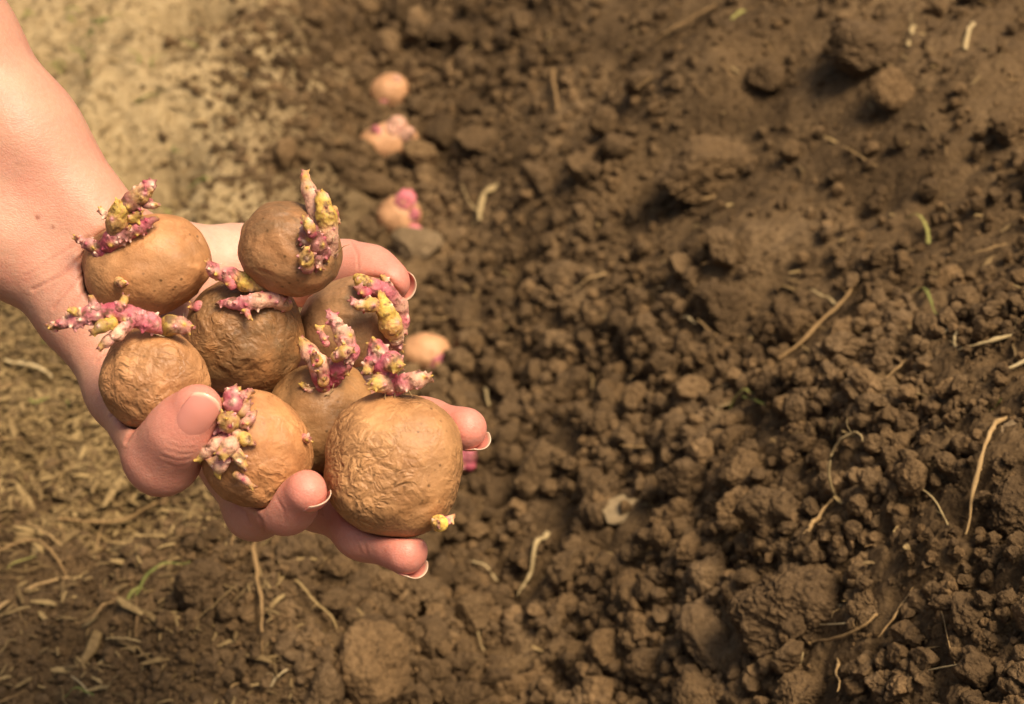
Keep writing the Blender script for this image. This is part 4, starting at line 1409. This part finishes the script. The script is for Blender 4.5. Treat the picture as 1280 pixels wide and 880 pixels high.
def build_stuff(xr, yr, sr):
    var = [clod_mesh("crumb", 300 + i, 4, 1.0, MAT_CLOD, 1.0, 0.35 + 0.08 * i, 0.8) for i in range(10)]
    n = 120000
    x, y = sample_ground(n, clod_density)
    s = 0.00115 * (1 - rng.uniform(0, 0.985, n)) ** -0.44 * view_scale(x, y)
    x, y, s = np.concatenate([x, xr]), np.concatenate([y, yr]), np.concatenate([s, np.minimum(sr, 0.011)])
    z = ground_h(x, y)
    k = ~covers(x, y, z, s)
    x, y, s, z = x[k], y[k], s[k], z[k]
    heap = sstep(1.1, 0.85, y) * sstep(-0.12, 0.0, x - xf(y)) * (s > 0.0026)
    pos = np.stack([x, y, z + s * (0.40 + heap * rng.uniform(-0.1, 1.1, len(x)))], -1)
    scatter("soil_crumbs", var, pos, rng.uniform(0, 6.28, (len(x), 3)), s, "loose brown soil crumbs covering the ground", "soil crumbs")
    # dry litter on the left, trodden ground
    lv = []
    for i in range(9):
        r = np.random.default_rng(700 + i)
        L = r.uniform(0.7, 1.3)
        bend = r.normal(size=2) * 0.05
        wd = r.uniform(0.05, 0.15)
        pts = [(-L / 2, 0, 0), (-L / 6, bend[0], 0.04), (L / 6, bend[1], 0.05), (L / 2, bend[1] * 1.5, 0)]
        lv.append(strip_mesh("litter", pts, [wd * 0.6, wd, wd * 0.9, wd * 0.5], MAT_LITTER if i < 6 else MAT_STRAW, 0.22, 6, seed=i, smooth=0 if i % 2 else 1, lump=0.06))

    def dl(a, b):
        u = a - xf(b)
        p = np.stack([a, b, np.zeros_like(a)], -1)
        left = sstep(-0.07, -0.20, u + 0.05 * fbm(p * 8, 2, 91))
        lowl = sstep(0.70, 0.82, b)
        return np.clip(left * (0.08 + 0.92 * lowl) * (0.35 + 0.65 * sstep(1.5, 1.0, b)) * (0.6 + 1.0 * fbm(p * 10, 3, 93)) + 0.004, 0, 1)

    for nm, n, msk, vs, lab in (("brown_litter", 20000, lambda a, b: dl(a, b) * sstep(1.12, 0.92, b), lv[:6], "small brown chips of dry litter on the ground by the wrist and thumb"),
                                ("straw_litter", 3800, lambda a, b: dl(a, b) * sstep(0.9, 1.1, b), lv[5:], "pale dry straw strewn on the far trodden ground")):
        x, y = sample_ground(n, msk)
        z = ground_h(x, y)
        s = rng.uniform(0.005, 0.013, n) * (0.8 + 1.0 * rng.uniform(0, 1, n) ** 4)
        rot = np.stack([rng.normal(0, 0.25, n), rng.normal(0, 0.25, n), rng.uniform(0, 6.28, n)], -1)
        scatter(nm, vs, np.stack([x, y, z + 0.0022], -1), rot, s, lab, "litter")
    # a thin sprinkle of fine rootlets everywhere
    rv = []
    for i in range(6):
        r = np.random.default_rng(800 + i)
        p = np.zeros((6, 3))
        p[:, 0] = np.linspace(-0.5, 0.5, 6)
        p[:, 1] = np.cumsum(r.normal(0, 0.09, 6))
        p[:, 2] = 0.05 + 0.06 * r.uniform(0, 1, 6)
        rv.append(strip_mesh("rootlet", p, [0.012, 0.018, 0.02, 0.02, 0.016, 0.008], MAT_ROOT if i % 2 else MAT_LITTER, 1, 5, seed=i, smooth=2))
    n = 700
    x, y = sample_ground(n, lambda a, b: 0.25 + 0.75 * sstep(-0.05, -0.18, a - xf(b)))
    z = ground_h(x, y)
    rot = np.stack([rng.normal(0, 0.3, n), rng.normal(0, 0.3, n), rng.uniform(0, 6.28, n)], -1)
    scatter("fine_rootlets", rv, np.stack([x, y, z + 0.003], -1), rot, rng.uniform(0.012, 0.035, n), "fine dry rootlets mixed through the soil", "rootlets")
    # sparse green on the trodden ground
    gv = []
    for i in range(5):
        r = np.random.default_rng(850 + i)
        p = [(0, 0, 0), (0.2 + 0.1 * r.normal(), 0.1 * r.normal(), 0.25), (0.5, 0.2 * r.normal(), 0.4), (0.85, 0.3 * r.normal(), 0.35)]
        gv.append(strip_mesh("blade", p, [0.05, 0.08, 0.06, 0.02], MAT_GREEN, 0.3, 5, seed=i, smooth=2))
    n = 260
    x, y = sample_ground(n, lambda a, b: sstep(-0.12, -0.25, a - xf(b)) * sstep(0.7, 1.2, b) + 0.004)
    z = ground_h(x, y)
    rot = np.stack([rng.normal(0, 0.3, n), rng.normal(0, 0.3, n), rng.uniform(0, 6.28, n)], -1)
    scatter("green_shoots", gv, np.stack([x, y, z], -1), rot, rng.uniform(0.010, 0.026, n), "sparse green shoots on the trodden ground", "grass shoots")


# ------------------------------------------------------------------ light and camera
def build_light():
    el, az = 66.0, 118.0                  # high veiled sun, a little behind the camera and to the right
    w = bpy.data.worlds.new("World")
    scene.world = w
    w.use_nodes = True
    t = w.node_tree
    t.nodes.clear()
    o = t.nodes.new("ShaderNodeOutputWorld")
    b = t.nodes.new("ShaderNodeBackground")
    s = t.nodes.new("ShaderNodeTexSky")
    s.sky_type = "NISHITA"
    s.sun_disc = False
    s.sun_elevation = R(el)
    s.sun_rotation = R(az)
    s.dust_density = 8.0
    s.air_density = 1.0
    s.ozone_density = 0.6
    b.inputs[1].default_value = 0.05
    t.links.new(s.outputs[0], b.inputs[0])
    t.links.new(b.outputs[0], o.inputs[0])
    L = bpy.data.lights.new("sun", "SUN")
    L.energy = 2.6
    L.angle = R(24)
    L.color = (1.0, 0.80, 0.58)
    lo = bpy.data.objects.new("sun", L)
    COL.objects.link(lo)
    dv = Vector((math.sin(R(az)) * math.cos(R(el)), math.cos(R(az)) * math.cos(R(el)), math.sin(R(el))))
    lo.rotation_euler = dv.to_track_quat("Z", "Y").to_euler()
    lo.location = dv * 3


def build_camera():
    c = bpy.data.cameras.new("camera")
    c.lens = FOCAL
    c.sensor_width = 36.0
    c.clip_start = 0.02
    c.clip_end = 200
    c.dof.use_dof = True
    c.dof.focus_distance = 0.628
    c.dof.aperture_fstop = 12.0
    c.dof.aperture_blades = 7
    o = bpy.data.objects.new("camera", c)
    COL.objects.link(o)
    o.location = CAM.tolist()
    o.rotation_euler = (math.pi / 2 - PITCH, 0, 0)
    scene.camera = o


build_ground()
build_held()
build_hand()
build_row()
build_bits()
build_stuff(*build_clods())
build_light()
build_camera()

scene.render.engine = "CYCLES"
scene.cycles.use_denoising = True
scene.cycles.max_bounces = 6
scene.view_settings.view_transform = "Standard"
scene.view_settings.look = "None"
scene.view_settings.gamma = 1.0
scene.view_settings.exposure = 1.2
